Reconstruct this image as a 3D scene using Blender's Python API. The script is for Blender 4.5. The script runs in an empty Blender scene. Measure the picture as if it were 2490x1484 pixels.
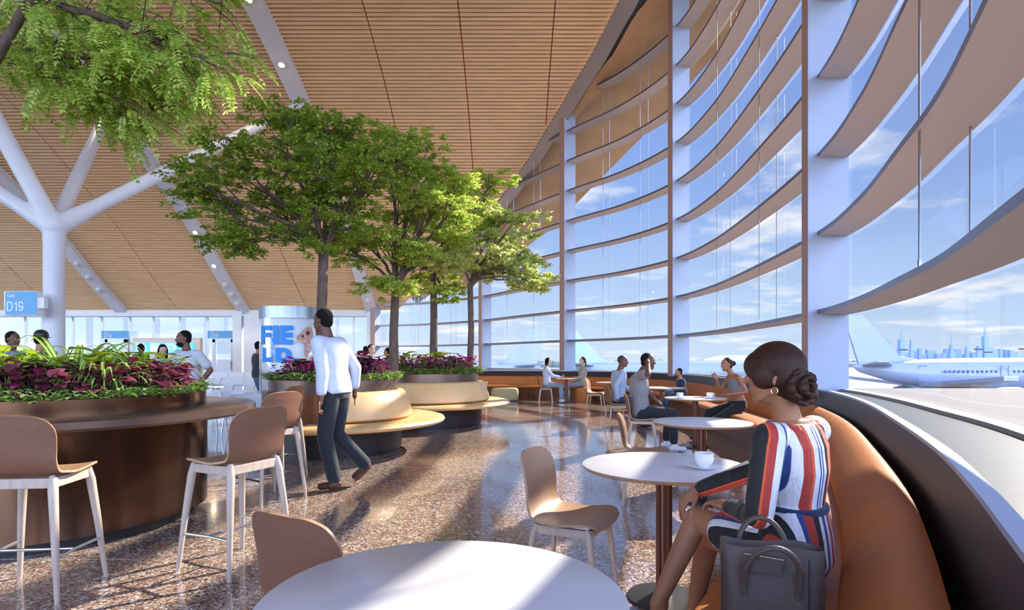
import bpy, math, random
import numpy as np
from mathutils import Vector, Matrix
random.seed(7); RNG = np.random.default_rng(11)
PI = math.pi
SC = bpy.context.scene
COL = SC.collection
CAMZ = 1.33; FPX = 1430.0; HX = 1245.0; HY = 872.0
def V(*a): return Vector(a if len(a) > 1 else a[0])
def W(px, py, Y): return Vector(((px-HX)*Y/FPX, Y, CAMZ-(py-HY)*Y/FPX))
# ------------------------------------------------------------------ materials
def new_mat(name):
    m = bpy.data.materials.new(name); m.use_nodes = True
    nt = m.node_tree; b = nt.nodes['Principled BSDF']
    return m, nt, b
def mat(name, col, rough=.5, metal=0, bump=0, bscale=40, var=0, vscale=8, coat=0, stretch=None, emit=None, estr=1, sheen=0, spec=None, var2=None):
    m, nt, b = new_mat(name)
    N = nt.nodes.new; L = nt.links.new
    b.inputs['Base Color'].default_value = (*col, 1)
    b.inputs['Roughness'].default_value = rough
    b.inputs['Metallic'].default_value = metal
    b.inputs['Coat Weight'].default_value = coat
    if spec is not None: b.inputs['Specular IOR Level'].default_value = spec
    if sheen: b.inputs['Sheen Weight'].default_value = sheen
    if emit:
        b.inputs['Emission Color'].default_value = (*emit, 1); b.inputs['Emission Strength'].default_value = estr
    tc = N('ShaderNodeTexCoord'); mp = N('ShaderNodeMapping'); L(tc.outputs['Object'], mp.inputs[0])
    if stretch: mp.inputs['Scale'].default_value = stretch
    if var:
        n = N('ShaderNodeTexNoise'); n.inputs['Scale'].default_value = vscale; n.inputs['Detail'].default_value = 5
        L(mp.outputs[0], n.inputs[0])
        r = N('ShaderNodeValToRGB'); L(n.outputs[0], r.inputs[0])
        c2 = var2 or tuple(max(0, c*(1-var)) for c in col)
        r.color_ramp.elements[0].position = .3; r.color_ramp.elements[1].position = .7
        r.color_ramp.elements[0].color = (*c2, 1); r.color_ramp.elements[1].color = (*col, 1)
        L(r.outputs[0], b.inputs['Base Color'])
    if bump:
        n2 = N('ShaderNodeTexNoise'); n2.inputs['Scale'].default_value = bscale; n2.inputs['Detail'].default_value = 4
        L(mp.outputs[0], n2.inputs[0])
        bp = N('ShaderNodeBump'); bp.inputs['Strength'].default_value = bump; bp.inputs['Distance'].default_value = .01
        L(n2.outputs[0], bp.inputs['Height']); L(bp.outputs[0], b.inputs['Normal'])
    return m
def leaf_mat(name, c1, c2, c3=None, trans=.45, rough=.45):
    m, nt, b = new_mat(name); N = nt.nodes.new; L = nt.links.new
    g = N('ShaderNodeNewGeometry'); r = N('ShaderNodeValToRGB')
    L(g.outputs['Random Per Island'], r.inputs[0])
    r.color_ramp.elements[0].color = (*c1, 1); r.color_ramp.elements[1].color = (*c2, 1)
    if c3:
        e = r.color_ramp.elements.new(.5); e.color = (*c3, 1)
    L(r.outputs[0], b.inputs['Base Color']); b.inputs['Roughness'].default_value = rough
    t = N('ShaderNodeBsdfTranslucent'); L(r.outputs[0], t.inputs[0])
    mx = N('ShaderNodeMixShader'); mx.inputs[0].default_value = trans
    L(b.outputs[0], mx.inputs[1]); L(t.outputs[0], mx.inputs[2])
    L(mx.outputs[0], nt.nodes['Material Output'].inputs[0])
    return m
# ------------------------------------------------------------------ mesh builder
class MB:
    def __init__(s): s.v = []; s.f = []; s.m = []
    def add(s, vs, fs, mi=0):
        o = len(s.v); s.v += [tuple(p) for p in vs]; s.f += [tuple(i+o for i in f) for f in fs]; s.m += [mi]*len(fs); return s
    def box(s, c, d, rz=0, mi=0, M=None):
        x, y, z = d[0]/2, d[1]/2, d[2]/2
        vs = [Vector((i*x, j*y, k*z)) for k in (-1, 1) for j in (-1, 1) for i in (-1, 1)]
        R = M or Matrix.Rotation(rz, 3, 'Z')
        vs = [R @ p + Vector(c) for p in vs]
        return s.add(vs, [(0,2,3,1),(4,5,7,6),(0,1,5,4),(2,6,7,3),(0,4,6,2),(1,3,7,5)], mi)
    def tube(s, pts, rad, n=10, mi=0, cap=True, flat=None):
        pts = [Vector(p) for p in pts]
        if not hasattr(rad, '__len__'): rad = [rad]*len(pts)
        rings = []; up = None
        for i, p in enumerate(pts):
            t = (pts[min(i+1, len(pts)-1)]-pts[max(i-1, 0)])
            t = t.normalized() if t.length > 1e-9 else Vector((0,0,1))
            if up is None: up = Vector((0,0,1)) if abs(t.z) < .9 else Vector((1,0,0))
            a = t.cross(up)
            a = a.normalized() if a.length > 1e-6 else t.orthogonal().normalized()
            b = a.cross(t).normalized(); up = b
            rings.append([p + a*math.cos(2*PI*k/n)*rad[i] + b*math.sin(2*PI*k/n)*rad[i]*(flat or 1) for k in range(n)])
        return s.loft(rings, True, cap, mi)
    def loft(s, rings, closed=True, cap=False, mi=0):
        n = len(rings[0]); vs = [p for r in rings for p in r]; fs = []
        for i in range(len(rings)-1):
            for k in range(n if closed else n-1):
                k2 = (k+1) % n
                fs.append((i*n+k, i*n+k2, (i+1)*n+k2, (i+1)*n+k))
        if cap:
            fs.append(tuple(range(n-1, -1, -1))); fs.append(tuple((len(rings)-1)*n+k for k in range(n)))
        return s.add(vs, fs, mi)
    def lathe(s, prof, c=(0,0,0), n=48, a0=0, a1=2*PI, mi=0, sx=1, sy=1, closeprof=False):
        full = abs(a1-a0-2*PI) < 1e-6; cnt = n if full else n+1
        pr = list(prof)+([prof[0]] if closeprof else [])
        rings = []
        for k in range(cnt):
            a = a0+(a1-a0)*k/n
            rings.append([Vector((c[0]+r*math.cos(a)*sx, c[1]+r*math.sin(a)*sy, c[2]+z)) for r, z in pr])
        if full: rings.append(rings[0])
        s.loft(rings, False, False, mi)
        if not full:
            for rg, rev in ((rings[0], False), (rings[-1], True)):
                m = len(prof); s.add(rg[:m], [tuple(range(m)) if not rev else tuple(range(m-1, -1, -1))], mi)
        return s
    def ell(s, c, r, R=None, n=14, mi=0):
        c = Vector(c); rings = []; R = R or Matrix.Identity(3)
        h = n//2+1
        for i in range(h+1):
            th = max(.02, min(PI-.02, PI*i/h))
            rings.append([c + R @ Vector((r[0]*math.sin(th)*math.cos(2*PI*k/n), r[1]*math.sin(th)*math.sin(2*PI*k/n), -r[2]*math.cos(th))) for k in range(n)])
        return s.loft(rings, True, True, mi)
    def caps(s, a, b, ra, rb, n=12, mi=0, sq=None):
        a = Vector(a); b = Vector(b); t = (b-a); L = t.length; t = t.normalized() if L > 1e-6 else Vector((0,0,1))
        pts = []; rad = []
        for k in (75, 50, 25): pts.append(a - t*ra*math.sin(math.radians(k))); rad.append(ra*math.cos(math.radians(k)))
        for k in range(5): pts.append(a+t*L*k/4); rad.append(ra+(rb-ra)*k/4)
        for k in (25, 50, 75): pts.append(b + t*rb*math.sin(math.radians(k))); rad.append(rb*math.cos(math.radians(k)))
        return s.tube(pts, rad, n, mi)
    def prism(s, poly, z0, z1, mi=0):
        n = len(poly); vs = [(x, y, z0) for x, y in poly]+[(x, y, z1) for x, y in poly]
        fs = [tuple(range(n-1, -1, -1)), tuple(range(n, 2*n))]+[(k, (k+1) % n, n+(k+1) % n, n+k) for k in range(n)]
        return s.add(vs, fs, mi)
    def build(s, name, mats, parent=None, smooth=True, ang=35, bevel=0, world=False):
        me = bpy.data.meshes.new(name)
        v = s.v
        if world and parent is not None:
            Mi = pmat(parent).inverted(); v = [tuple(Mi @ Vector(p)) for p in s.v]
        me.from_pydata(v, [], s.f)
        if not isinstance(mats, (list, tuple)): mats = [mats]
        for m in mats: me.materials.append(m)
        if len(mats) > 1: me.polygons.foreach_set('material_index', s.m)
        if smooth:
            me.polygons.foreach_set('use_smooth', [True]*len(me.polygons))
            try: me.set_sharp_from_angle(angle=math.radians(ang))
            except Exception: pass
        me.update()
        o = bpy.data.objects.new(name, me); COL.objects.link(o)
        if parent is not None: o.parent = parent
        if bevel:
            b = o.modifiers.new('b', 'BEVEL'); b.width = bevel; b.segments = 2; b.limit_method = 'ANGLE'
        return o
def pmat(o):
    M = Matrix.Translation(o.location) @ o.rotation_euler.to_matrix().to_4x4() @ Matrix.Diagonal((*o.scale, 1))
    return (pmat(o.parent) @ M) if o.parent else M
def tag(o, label=None, cat=None, group=None, kind=None):
    if label: o['label'] = label
    if cat: o['category'] = cat
    if group: o['group'] = group
    if kind: o['kind'] = kind
    return o
def thing(name, label, cat, loc=(0,0,0), rz=0, group=None, kind=None):
    o = bpy.data.objects.new(name, None); COL.objects.link(o); o.empty_display_size = .1
    o.location = loc; o.rotation_euler = (0, 0, rz)
    return tag(o, label, cat, group, kind)
def kids(o, pool=None): return [c for c in (pool or ALLK)() if c.parent == o]
def ALLK(): return list(COL.objects)
def copy_tree(o, loc=None, rz=None, label=None, group=None, parent=None, scale=None):
    c = o.copy(); COL.objects.link(c)
    if parent is not None: c.parent = parent
    for ch in list(o.children): copy_tree(ch, parent=c)
    if loc is not None: c.location = loc
    if rz is not None: c.rotation_euler = (0, 0, rz)
    if scale: c.scale = (scale,)*3 if not hasattr(scale, '__len__') else scale
    if label: c['label'] = label
    if group: c['group'] = group
    return c
# ------------------------------------------------------------------ curves
def catmull(P, per=24):
    P = [Vector((p[0], p[1], 0)) for p in P]; P = [P[0]*2-P[1]]+P+[P[-1]*2-P[-2]]; out = []
    for i in range(1, len(P)-2):
        a, b, c, d = P[i-1:i+3]
        for k in range(per):
            t = k/per
            out.append(.5*((2*b)+(c-a)*t+(2*a-5*b+4*c-d)*t*t+(3*b-a-3*c+d)*t*t*t))
    out.append(P[-2]); return out
class Curve:
    def __init__(s, P, step=.12):
        raw = catmull(P); d = [0]
        for i in range(1, len(raw)): d.append(d[-1]+(raw[i]-raw[i-1]).length)
        s.len = d[-1]; n = int(s.len/step); s.p = []; j = 0
        for k in range(n+1):
            t = s.len*k/n
            while j < len(d)-2 and d[j+1] < t: j += 1
            u = (t-d[j])/max(1e-9, d[j+1]-d[j]); s.p.append(raw[j].lerp(raw[j+1], min(1, u)))
        s.n = []
        for k in range(n+1):
            t = s.p[min(k+1, n)]-s.p[max(k-1, 0)]; t.normalize(); s.n.append(Vector((t.y, -t.x, 0)))   # outward (right of travel)
        s.N = n
    def off(s, k, o): return s.p[k]+s.n[k]*o
    def px(s, k, o=0):
        q = s.off(k, o); return HX+q.x*FPX/q.y if q.y > .05 else 1e9
    def find_px(s, px, o=0, lo=0):
        best = None
        for k in range(lo, s.N+1):
            if s.p[k].y > .3:
                d = abs(s.px(k, o)-px)
                if best is None or d < best[0]: best = (d, k)
        return best[1]
def interp(tab, x):
    if x <= tab[0][0]: return tab[0][1]
    for (a, b), (c, d) in zip(tab, tab[1:]):
        if x <= c: return b+(d-b)*(x-a)/(c-a)
    return tab[-1][1]
LC = Curve([(-1.6,-2.2),(-.5,-1.1),(.35,.05),(1.07,1.23),(1.44,1.83),(1.9,2.63),(2.49,3.8),(3.2,5.3),(3.7,6.6),(4.08,8.0),(4.38,11),(4.5,14),(4.15,16.6),(2.8,18.7),(1.0,19.6),(-1.0,20.0),(-2.0,20.1)])
GC = Curve([(-1.15,-2.6),(-.05,-1.4),(.85,-.22),(1.58,.85),(1.98,1.45),(2.42,2.3),(3.0,3.45),(3.42,4.5),(3.98,6.0),(4.45,7.8),(4.82,10.9),(4.98,13.6),(4.75,16.0),(3.75,18.4),(2.25,20.5),(.6,23.1),(-1.25,26),(-4,28.6),(-7.1,30.0)])
_rp = catmull([(-14,12.6),(-6,12.6),(0,12.3),(8,12.0),(12,11.75),(15.6,11.3),(17.3,10.9),(20,9.95),(23,8.35),(25.4,6.95),(27.6,5.3),(30,3.72)], 10)
ROOF = [(p.x, p.y) for p in _rp]
def roof(y): return interp(ROOF, y)
REDGE = [(-14,-2.2),(-6,-1.2),(0,1.2),(5,3.4),(9,4.0),(12,3.8)]
for _px, _py in ((1512,0),(1440,137),(1365,262),(1300,368),(1240,458),(1170,548),(1100,630),(1030,700),(968,757)):
    _Y = 14.0
    while _Y < 30.3 and CAMZ+(HY-_py)*_Y/FPX < roof(_Y): _Y += .01
    REDGE.append((_Y, (_px-HX)*_Y/FPX))
def redge(y): return interp(REDGE, y)
OEDGE = [(-14,9.0),(8,8.4),(12,7.9),(16.9,6.7),(20.3,5.3),(25.3,1.8),(28,-1.6),(30.2,-5.0)]
# ------------------------------------------------------------------ palette
WHITE = mat('white_paint', (.80,.81,.84), .45, var=.06, vscale=3)
STEELW = mat('white_painted_steel', (.38,.43,.57), .35, var=.08, vscale=2)
FINB = mat('fin_underside', (.58,.50,.47), .5)
BEAMW = mat('beam_white', (.70,.71,.78), .4, var=.05, vscale=2)
FIND = mat('dark_edge_metal', (.16,.17,.23), .3, .6)
BRONZE = mat('bronze_metal', (.15,.075,.045), .2, .95, var=.5, vscale=2.2, stretch=(1,1,.25), bump=.02, bscale=60)
BRONZED = mat('dark_bronze', (.035,.026,.025), .4, .3, var=.2, vscale=30, stretch=(1,1,.1))
BRONZET = mat('bronze_counter', (.20,.125,.10), .28, .6, var=.3, vscale=4)
KICK = mat('black_kick', (.015,.013,.013), .5)
LEATHER = mat('orange_leather', (.52,.18,.045), .6, spec=.25, var=.16, vscale=5, bump=.12, bscale=260)
LEATHERD = mat('brown_leather_seat', (.52,.18,.045), .5, var=.2, vscale=4, bump=.2, bscale=300)
TAN = mat('tan_leather', (.80,.50,.22), .42, var=.12, vscale=3, bump=.06, bscale=200)
WALNUT = mat('walnut', (.24,.085,.03), .35, var=.55, vscale=6, stretch=(3,3,.4))
STONE = mat('sill_stone', (.035,.029,.027), .3, spec=.35, var=.2, vscale=5, bump=.05, bscale=12)
SHELL = mat('brown_shell', (.21,.088,.050), .5, var=.12, vscale=60, bump=.25, bscale=220)
SHELLI = mat('beige_shell', (.46,.27,.155), .45, var=.12, vscale=30, bump=.1, bscale=220)
ASH = mat('ash_wood', (.66,.50,.38), .45, var=.22, vscale=9, stretch=(5,5,.6))
ASHW = mat('whitewashed_ash', (.56,.44,.35), .45, var=.2, vscale=9, stretch=(5,5,.6))
PLY = mat('ply_edge', (.50,.30,.16), .5, var=.3, vscale=40)
LAMI = mat('white_laminate', (.70,.68,.70), .3)
CHROME = mat('brushed_steel', (.55,.57,.62), .25, 1)
GOLD = mat('gold', (.9,.65,.3), .2, 1)
CHINA = mat('white_china', (.88,.87,.87), .12, coat=.5)
COFFEE = mat('coffee', (.30,.15,.07), .15)
BLACK = mat('black_plastic', (.02,.02,.022), .4)
SOIL = mat('soil', (.05,.035,.025), .9, bump=.6, bscale=30)
BLUE = mat('sign_blue', (.13,.40,.68), .5)
SIGNW = mat('sign_white', (.85,.87,.9), .5)
FBLUE = mat('bright_blue_lettering', (.01,.27,.86), .45)
BARK = mat('bark', (.155,.10,.075), .85, var=.5, vscale=14, stretch=(2,2,.5), bump=.8, bscale=40)
def glass_mat(name, tint=(.95,.975,1), k=.55, rough=0):
    m, nt, b = new_mat(name); N = nt.nodes.new; L = nt.links.new
    t = N('ShaderNodeBsdfTransparent'); t.inputs[0].default_value = (*tint, 1)
    g = N('ShaderNodeBsdfGlossy'); g.inputs['Roughness'].default_value = rough
    f = N('ShaderNodeFresnel'); f.inputs[0].default_value = 1.45
    mu = N('ShaderNodeMath'); mu.operation = 'MULTIPLY'; mu.inputs[1].default_value = k; L(f.outputs[0], mu.inputs[0])
    mx = N('ShaderNodeMixShader'); L(mu.outputs[0], mx.inputs[0]); L(t.outputs[0], mx.inputs[1]); L(g.outputs[0], mx.inputs[2])
    L(mx.outputs[0], nt.nodes['Material Output'].inputs[0]); nt.nodes.remove(b); return m
GLASS = glass_mat('clear_glass')
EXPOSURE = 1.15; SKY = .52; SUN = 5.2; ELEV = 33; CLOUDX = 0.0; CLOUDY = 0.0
# ================================================================== camera, world, sun
cam = bpy.data.cameras.new('camera'); co = bpy.data.objects.new('camera', cam); COL.objects.link(co)
co.location = (0, 0, CAMZ); co.rotation_euler = (PI/2, 0, 0)
cam.sensor_fit = 'HORIZONTAL'; cam.sensor_width = 36; cam.lens = 36*FPX/2490; cam.shift_y = (HY-742)/2490
cam.clip_end = 8000; cam.clip_start = .05; SC.camera = co
SC.view_settings.view_transform = 'Standard'; SC.view_settings.look = 'None'; SC.view_settings.gamma = 1
SC.view_settings.exposure = EXPOSURE
w = bpy.data.worlds.new('World'); SC.world = w; w.use_nodes = True; nt = w.node_tree; N = nt.nodes.new; L = nt.links.new
bg = nt.nodes['Background']
tc = N('ShaderNodeTexCoord'); sx = N('ShaderNodeSeparateXYZ'); L(tc.outputs['Generated'], sx.inputs[0])
gr = N('ShaderNodeValToRGB'); L(sx.outputs[2], gr.inputs[0])
ce = gr.color_ramp.elements
ce[0].position = 0; ce[0].color = (.60,.71,.84,1); ce[1].position = 1; ce[1].color = (.11,.21,.55,1)
for p, c in ((.08,(.48,.63,.86)),(.25,(.27,.42,.78)),(.5,(.18,.31,.69))):
    e = ce.new(p); e.color = (*c, 1)
# clouds: project direction on a plane high above
dv = N('ShaderNodeMath'); dv.operation = 'ADD'; dv.inputs[1].default_value = .12; L(sx.outputs[2], dv.inputs[0])
vm = N('ShaderNodeVectorMath'); vm.operation = 'DIVIDE'; cb = N('ShaderNodeCombineXYZ')
L(dv.outputs[0], cb.inputs[0]); L(dv.outputs[0], cb.inputs[1]); cb.inputs[2].default_value = 1
L(tc.outputs['Generated'], vm.inputs[0]); L(cb.outputs[0], vm.inputs[1])
mp = N('ShaderNodeMapping'); mp.inputs['Scale'].default_value = (1,1.0,0); mp.inputs['Location'].default_value = (CLOUDX, CLOUDY, 0); L(vm.outputs[0], mp.inputs[0])
nz = N('ShaderNodeTexNoise'); nz.inputs['Scale'].default_value = 1.15; nz.inputs['Detail'].default_value = 9; nz.inputs['Roughness'].default_value = .58; L(mp.outputs[0], nz.inputs[0])
cr = N('ShaderNodeValToRGB'); L(nz.outputs[0], cr.inputs[0]); cr.color_ramp.elements[0].position = .53; cr.color_ramp.elements[1].position = .66
mx = N('ShaderNodeMixRGB'); L(cr.outputs[0], mx.inputs[0]); L(gr.outputs[0], mx.inputs[1]); mx.inputs[2].default_value = (.90,.91,.94,1)
# unseen sky behind the camera boosted, added fill light for the interior
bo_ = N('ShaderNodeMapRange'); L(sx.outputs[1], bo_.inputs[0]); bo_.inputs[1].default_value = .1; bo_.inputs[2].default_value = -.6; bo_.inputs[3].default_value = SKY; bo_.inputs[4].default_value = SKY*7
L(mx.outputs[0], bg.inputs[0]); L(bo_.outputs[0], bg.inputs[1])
sl = bpy.data.lights.new('sun', 'SUN'); so = bpy.data.objects.new('sun', sl); COL.objects.link(so)
sl.energy = SUN; sl.angle = math.radians(.8); sl.color = (1,.90,.76)
sd = Vector((.76*math.cos(math.radians(ELEV)), .65*math.cos(math.radians(ELEV)), math.sin(math.radians(ELEV)))).normalized()
so.rotation_euler = sd.to_track_quat('Z', 'Y').to_euler(); so.location = (20, 20, 30)
SC.cycles.max_bounces = 8; SC.cycles.diffuse_bounces = 4; SC.cycles.glossy_bounces = 4; SC.cycles.transparent_max_bounces = 16
SC.cycles.sample_clamp_indirect = 8; SC.cycles.caustics_reflective = False; SC.cycles.caustics_refractive = False
def structure(name, mb, m, **k):
    o = mb.build(name, m, **k); o['kind'] = 'structure'; return o
# ================================================================== floor
m, nt, b = new_mat('terrazzo'); N = nt.nodes.new; L = nt.links.new
tc = N('ShaderNodeTexCoord')
def vor(scale, feat='F1'):
    v = N('ShaderNodeTexVoronoi'); v.inputs['Scale'].default_value = scale; v.feature = feat; L(dist.outputs[0], v.inputs[0]); return v
ns = N('ShaderNodeTexNoise'); ns.inputs['Scale'].default_value = 30; L(tc.outputs['Object'], ns.inputs[0])
dist = N('ShaderNodeMixRGB'); dist.blend_type = 'LINEAR_LIGHT'; dist.inputs[0].default_value = .02; L(tc.outputs['Object'], dist.inputs[1]); L(ns.outputs['Color'], dist.inputs[2])
v1 = vor(32); v2 = vor(32, 'DISTANCE_TO_EDGE'); v3 = vor(90)
r1 = N('ShaderNodeValToRGB'); s1 = N('ShaderNodeSeparateColor'); L(v1.outputs['Color'], s1.inputs[0]); L(s1.outputs[0], r1.inputs[0])
e = r1.color_ramp.elements; e[0].color = (.32,.20,.14,1); e[1].color = (.80,.72,.63,1)
for p, c in ((.3,(.56,.45,.36)),(.55,(.72,.62,.53)),(.8,(.42,.25,.17))):
    q = e.new(p); q.color = (*c, 1)
r2 = N('ShaderNodeValToRGB'); L(v2.outputs['Distance'], r2.inputs[0]); r2.color_ramp.elements[0].position = .02; r2.color_ramp.elements[1].position = .10
mm = N('ShaderNodeMixRGB'); L(r2.outputs[0], mm.inputs[0]); mm.inputs[1].default_value = (.13,.075,.055,1); L(r1.outputs[0], mm.inputs[2])
s3 = N('ShaderNodeSeparateColor'); L(v3.outputs['Color'], s3.inputs[0]); r3 = N('ShaderNodeValToRGB'); L(s3.outputs[1], r3.inputs[0])
r3.color_ramp.elements[0].position = .70; r3.color_ramp.elements[1].position = .75
mm2 = N('ShaderNodeMixRGB'); L(r3.outputs[0], mm2.inputs[0]); L(mm.outputs[0], mm2.inputs[1]); mm2.inputs[2].default_value = (.13,.065,.045,1)
# worn patches
nw = N('ShaderNodeTexNoise'); nw.inputs['Scale'].default_value = .9; nw.inputs['Detail'].default_value = 6; L(tc.outputs['Object'], nw.inputs[0])
rr = N('ShaderNodeMapRange'); L(nw.outputs[0], rr.inputs[0]); rr.inputs[1].default_value = .35; rr.inputs[2].default_value = .7; rr.inputs[3].default_value = .07; rr.inputs[4].default_value = .22
L(rr.outputs[0], b.inputs['Roughness']); L(mm2.outputs[0], b.inputs['Base Color'])
b.inputs['Coat Weight'].default_value = .6; b.inputs['Coat Roughness'].default_value = .08; b.inputs['IOR'].default_value = 1.6
bp = N('ShaderNodeBump'); bp.inputs['Strength'].default_value = .05; L(nw.outputs[0], bp.inputs['Height']); L(bp.outputs[0], b.inputs['Normal'])
FLOORM = m
fl = MB()
poly = [(-30,-14), (-6,-14)]+[(p.x, p.y) for p in GC.p[::6]]+[(-7.1,30.2),(-30,30.2)]
fl.prism(poly, -.25, 0)
structure('floor', fl, FLOORM, smooth=False)
jt = MB()
for Y in (3.9, 7.2, 13.5): jt.box((-3.2, Y, .0005), (9.6, .012, .001))
jt.box((-1.0, 9, .0006), (.012, 22, .001))
structure('trim_1', jt, mat('brass_joint', (.5,.4,.32), .3, .6), smooth=False)
# ================================================================== ceiling of slats
slat = mat('timber_slat', (.97,.66,.38), .5, var=.20, vscale=2.5, stretch=(.4,6,6))
gap = mat('slat_backing', (.50,.125,.035), .8)
ce_ = MB()
ys = [-14+44*k/160 for k in range(161)]
# backing surface
rings = []
for y in ys:
    rings.append([Vector((-30, y, roof(y)+.13)), Vector((redge(y)-.05, y, roof(y)+.13)), Vector((redge(y)-.05, y, roof(y)+.3)), Vector((-30, y, roof(y)+.3))])
ce_.loft(rings, True, True, 1)
# arc-length slats
arc = [0]; yy = [-14+44*k/2000 for k in range(2001)]
for a, c in zip(yy, yy[1:]): arc.append(arc[-1]+math.hypot(c-a, roof(c)-roof(a)))
seams = [-23.3, -17.0, -10.4, -4.15, -1.5, 1.2]
t = .05; j = 0
while t < arc[-1]-.05:
    while arc[j+1] < t: j += 1
    y = yy[j]+(t-arc[j])/(arc[j+1]-arc[j])*(yy[j+1]-yy[j])
    sl_ = math.atan2(roof(y+.05)-roof(y-.05), .1)
    xr = redge(y)
    xs = [-30]+[q for q in seams if q < xr-.1]+[xr]
    Mx = Matrix.Rotation(sl_, 3, 'X')
    for a, c in zip(xs, xs[1:]):
        if y < 9 and a < -6: pass
        ce_.box(((a+c)/2, y, roof(y)+.065), (c-a-.035, .090, .085), M=Mx)
    t += .15
structure('ceiling', ce_, [slat, gap], smooth=False)
# exterior overhang (smooth wood soffit) and upper roof
ov = MB(); rings = []
for y in [k*.4 for k in range(-34, 72)]:
    xo = interp(OEDGE, y); xi = redge(y)+.55; z = roof(y)
    rings.append([Vector((xi, y, z+.05)), Vector((xo, y, z-.05)), Vector((xo+.15, y, z+.25)), Vector((xi, y, z+.4))])
ov.loft(rings, True, True)
structure('ceiling_overhang', ov, mat('soffit_wood', (.78,.46,.24), .5, var=.2, vscale=1.2), ang=25)
# steel fascia along ceiling edge
fa = MB(); r1 = []; r2 = []
for y in [k*.3 for k in range(-20, 98)]:
    e_ = Vector((redge(y), y, 0)); d = Vector((redge(y+.1)-redge(y-.1), .2, 0)).normalized(); n = Vector((d.y, -d.x, 0)); z = roof(y)
    def P(o, dz): q = e_+n*o; return Vector((q.x, q.y, z+dz))
    r1.append([P(-.03,.12), P(-.03,-.02), P(.30,-.30), P(.36,-.24), P(.36,.2)])
    r2.append([P(.34,-.05), P(.75,.02), P(.75,.1), P(.34,.1)])
fa.loft(r1, True, True, 0); fa.loft(r2, True, True, 1)
structure('trim_2', fa, [mat('grey_steel_fascia', (.42,.40,.42), .3, .7), BLACK], ang=25)
# ================================================================== beams with downlights
LAMP = mat('lamp_glow', (1,1,1), .5, emit=(1,.78,.42), estr=26)
LHOUS = mat('light_housing', (.7,.7,.72), .4)
def beam(X, lights, offl, n, w=.56):
    mb = MB(); rings = []
    for y in [k*.5 for k in range(-28, 60)]+[30.0]:
        sl_ = math.atan2(roof(min(y,29.9)+.05)-roof(min(y,29.9)-.05), .1); nx = Vector((0, math.sin(sl_), -math.cos(sl_)))
        c = Vector((X, y, roof(y)+.02))
        rings.append([c+Vector((-w/2,0,0)), c+Vector((w/2,0,0)), c+Vector((w/2,0,0))+nx*.22, c+Vector((-w/2,0,0))+nx*.22])
    mb.loft(rings, True, True)
    structure('ceiling_beam', mb, BEAMW, ang=40)
    for k, y in enumerate(lights+offl):
        sl_ = math.atan2(roof(y+.05)-roof(y-.05), .1); nx = Vector((0, math.sin(sl_), -math.cos(sl_)))
        c = Vector((X, y, roof(y)+.02))+nx*.22
        t = thing('downlight', ('lit' if y in lights else 'unlit')+' round downlight on %s white ceiling beam, %s' % (n, ORD[k]), 'light', c, group='ceiling downlights')
        h = MB(); h.tube([V(0,0,0), nx*(.07 if y in lights else .16)], [.105,.10], 20); h.build('housing', LHOUS, t)
        g = MB(); e0 = nx*(.072 if y in lights else .162); g.tube([e0, e0+nx*.012], [.08,.078], 20)
        g.build('lens', LAMP if y in lights else LHOUS, t)
        if y in lights:
            pl = bpy.data.lights.new('downlight_lamp', 'SPOT'); pl.energy = 60; pl.color = (1,.8,.5); pl.spot_size = 1.6; pl.shadow_soft_size = .06
            po = bpy.data.objects.new('downlight_lamp', pl); COL.objects.link(po); po.parent = t; po.location = nx*.12
ORD = ['nearest to camera', 'second from camera', 'third from camera', 'fourth from camera', 'fifth from camera', 'sixth from camera', 'seventh from camera']
beam(-7.1, [15.9, 18.2, 20.3, 26.4], [29.0], 'right')
beam(-13.6, [19.2, 25.4, 27.0], [28.0, 28.6, 29.2], 'middle')
beam(-19.8, [25.4+.6], [26.9, 27.6, 28.3], 'left')
# ================================================================== window wall
Z0 = 1.92; DZ = 1.035
colk = [GC.find_px(2053, -.02), GC.find_px(1673, -.02, 60), GC.find_px(1393, -.02, 120), GC.find_px(1192, -.02, 180)]
sp0 = colk[1]-colk[0]
allc = [2] + colk + [GC.N-2]
# arrange bays from near to far
bays = []
prev = 0
for k in allc:
    if k-prev > 8: bays.append((prev, k))
    prev = k
def zmax(k):
    p = GC.off(k, -.3); return roof(p.y)-.12
bn = 0
for (a, c) in bays:
    bn += 1
    g = MB(); idx = list(range(a, c+1, 3))
    if idx[-1] != c: idx.append(c)
    g.loft([[Vector((*GC.p[k].xy, .93)), Vector((*GC.p[k].xy, zmax(k)+.3))] for k in idx], False)
    win = structure('window_%d' % bn, g, GLASS)
    nf = 0
    z = Z0
    while z < 12.4:
        seg = [k for k in range(a, c+1, 2) if z < zmax(k)+.05]
        if len(seg) > 3:
            f = MB(); r = []
            for k in seg:
                p = GC.off(k, -.40); q = GC.off(k, -.03)
                r.append([Vector((p.x,p.y,z-.0)), Vector((p.x,p.y,z+.055)), Vector((q.x,q.y,z+.075)), Vector((q.x,q.y,z-.015))])
            f.loft(r, True, True, 0)
            n_ = 4
            cnt = len(seg)-1
            for i in range(cnt): f.m[i*4+0] = 1; f.m[i*4+1] = 0
            f.build('fin', [FINB, FIND], win, ang=30)
        z += DZ
    # tie rods
    L_ = c-a
    fr = (1/3, 2/3)
    for q in fr:
        k = int(a+L_*q); top = min(zmax(k), 12.2)
        for o_ in (-.37, -.07):
            r = MB(); p = GC.off(k, o_)
            r.tube([(p.x,p.y,Z0+.05),(p.x,p.y,Z0+.11),(p.x,p.y,Z0+.12),(p.x,p.y,top)], [.013,.013,.0085,.0085], 8)
            r.build('tie_rod', CHROME, win)
colside = mat('column_inner_face', (.40,.25,.20), .5)
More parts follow.
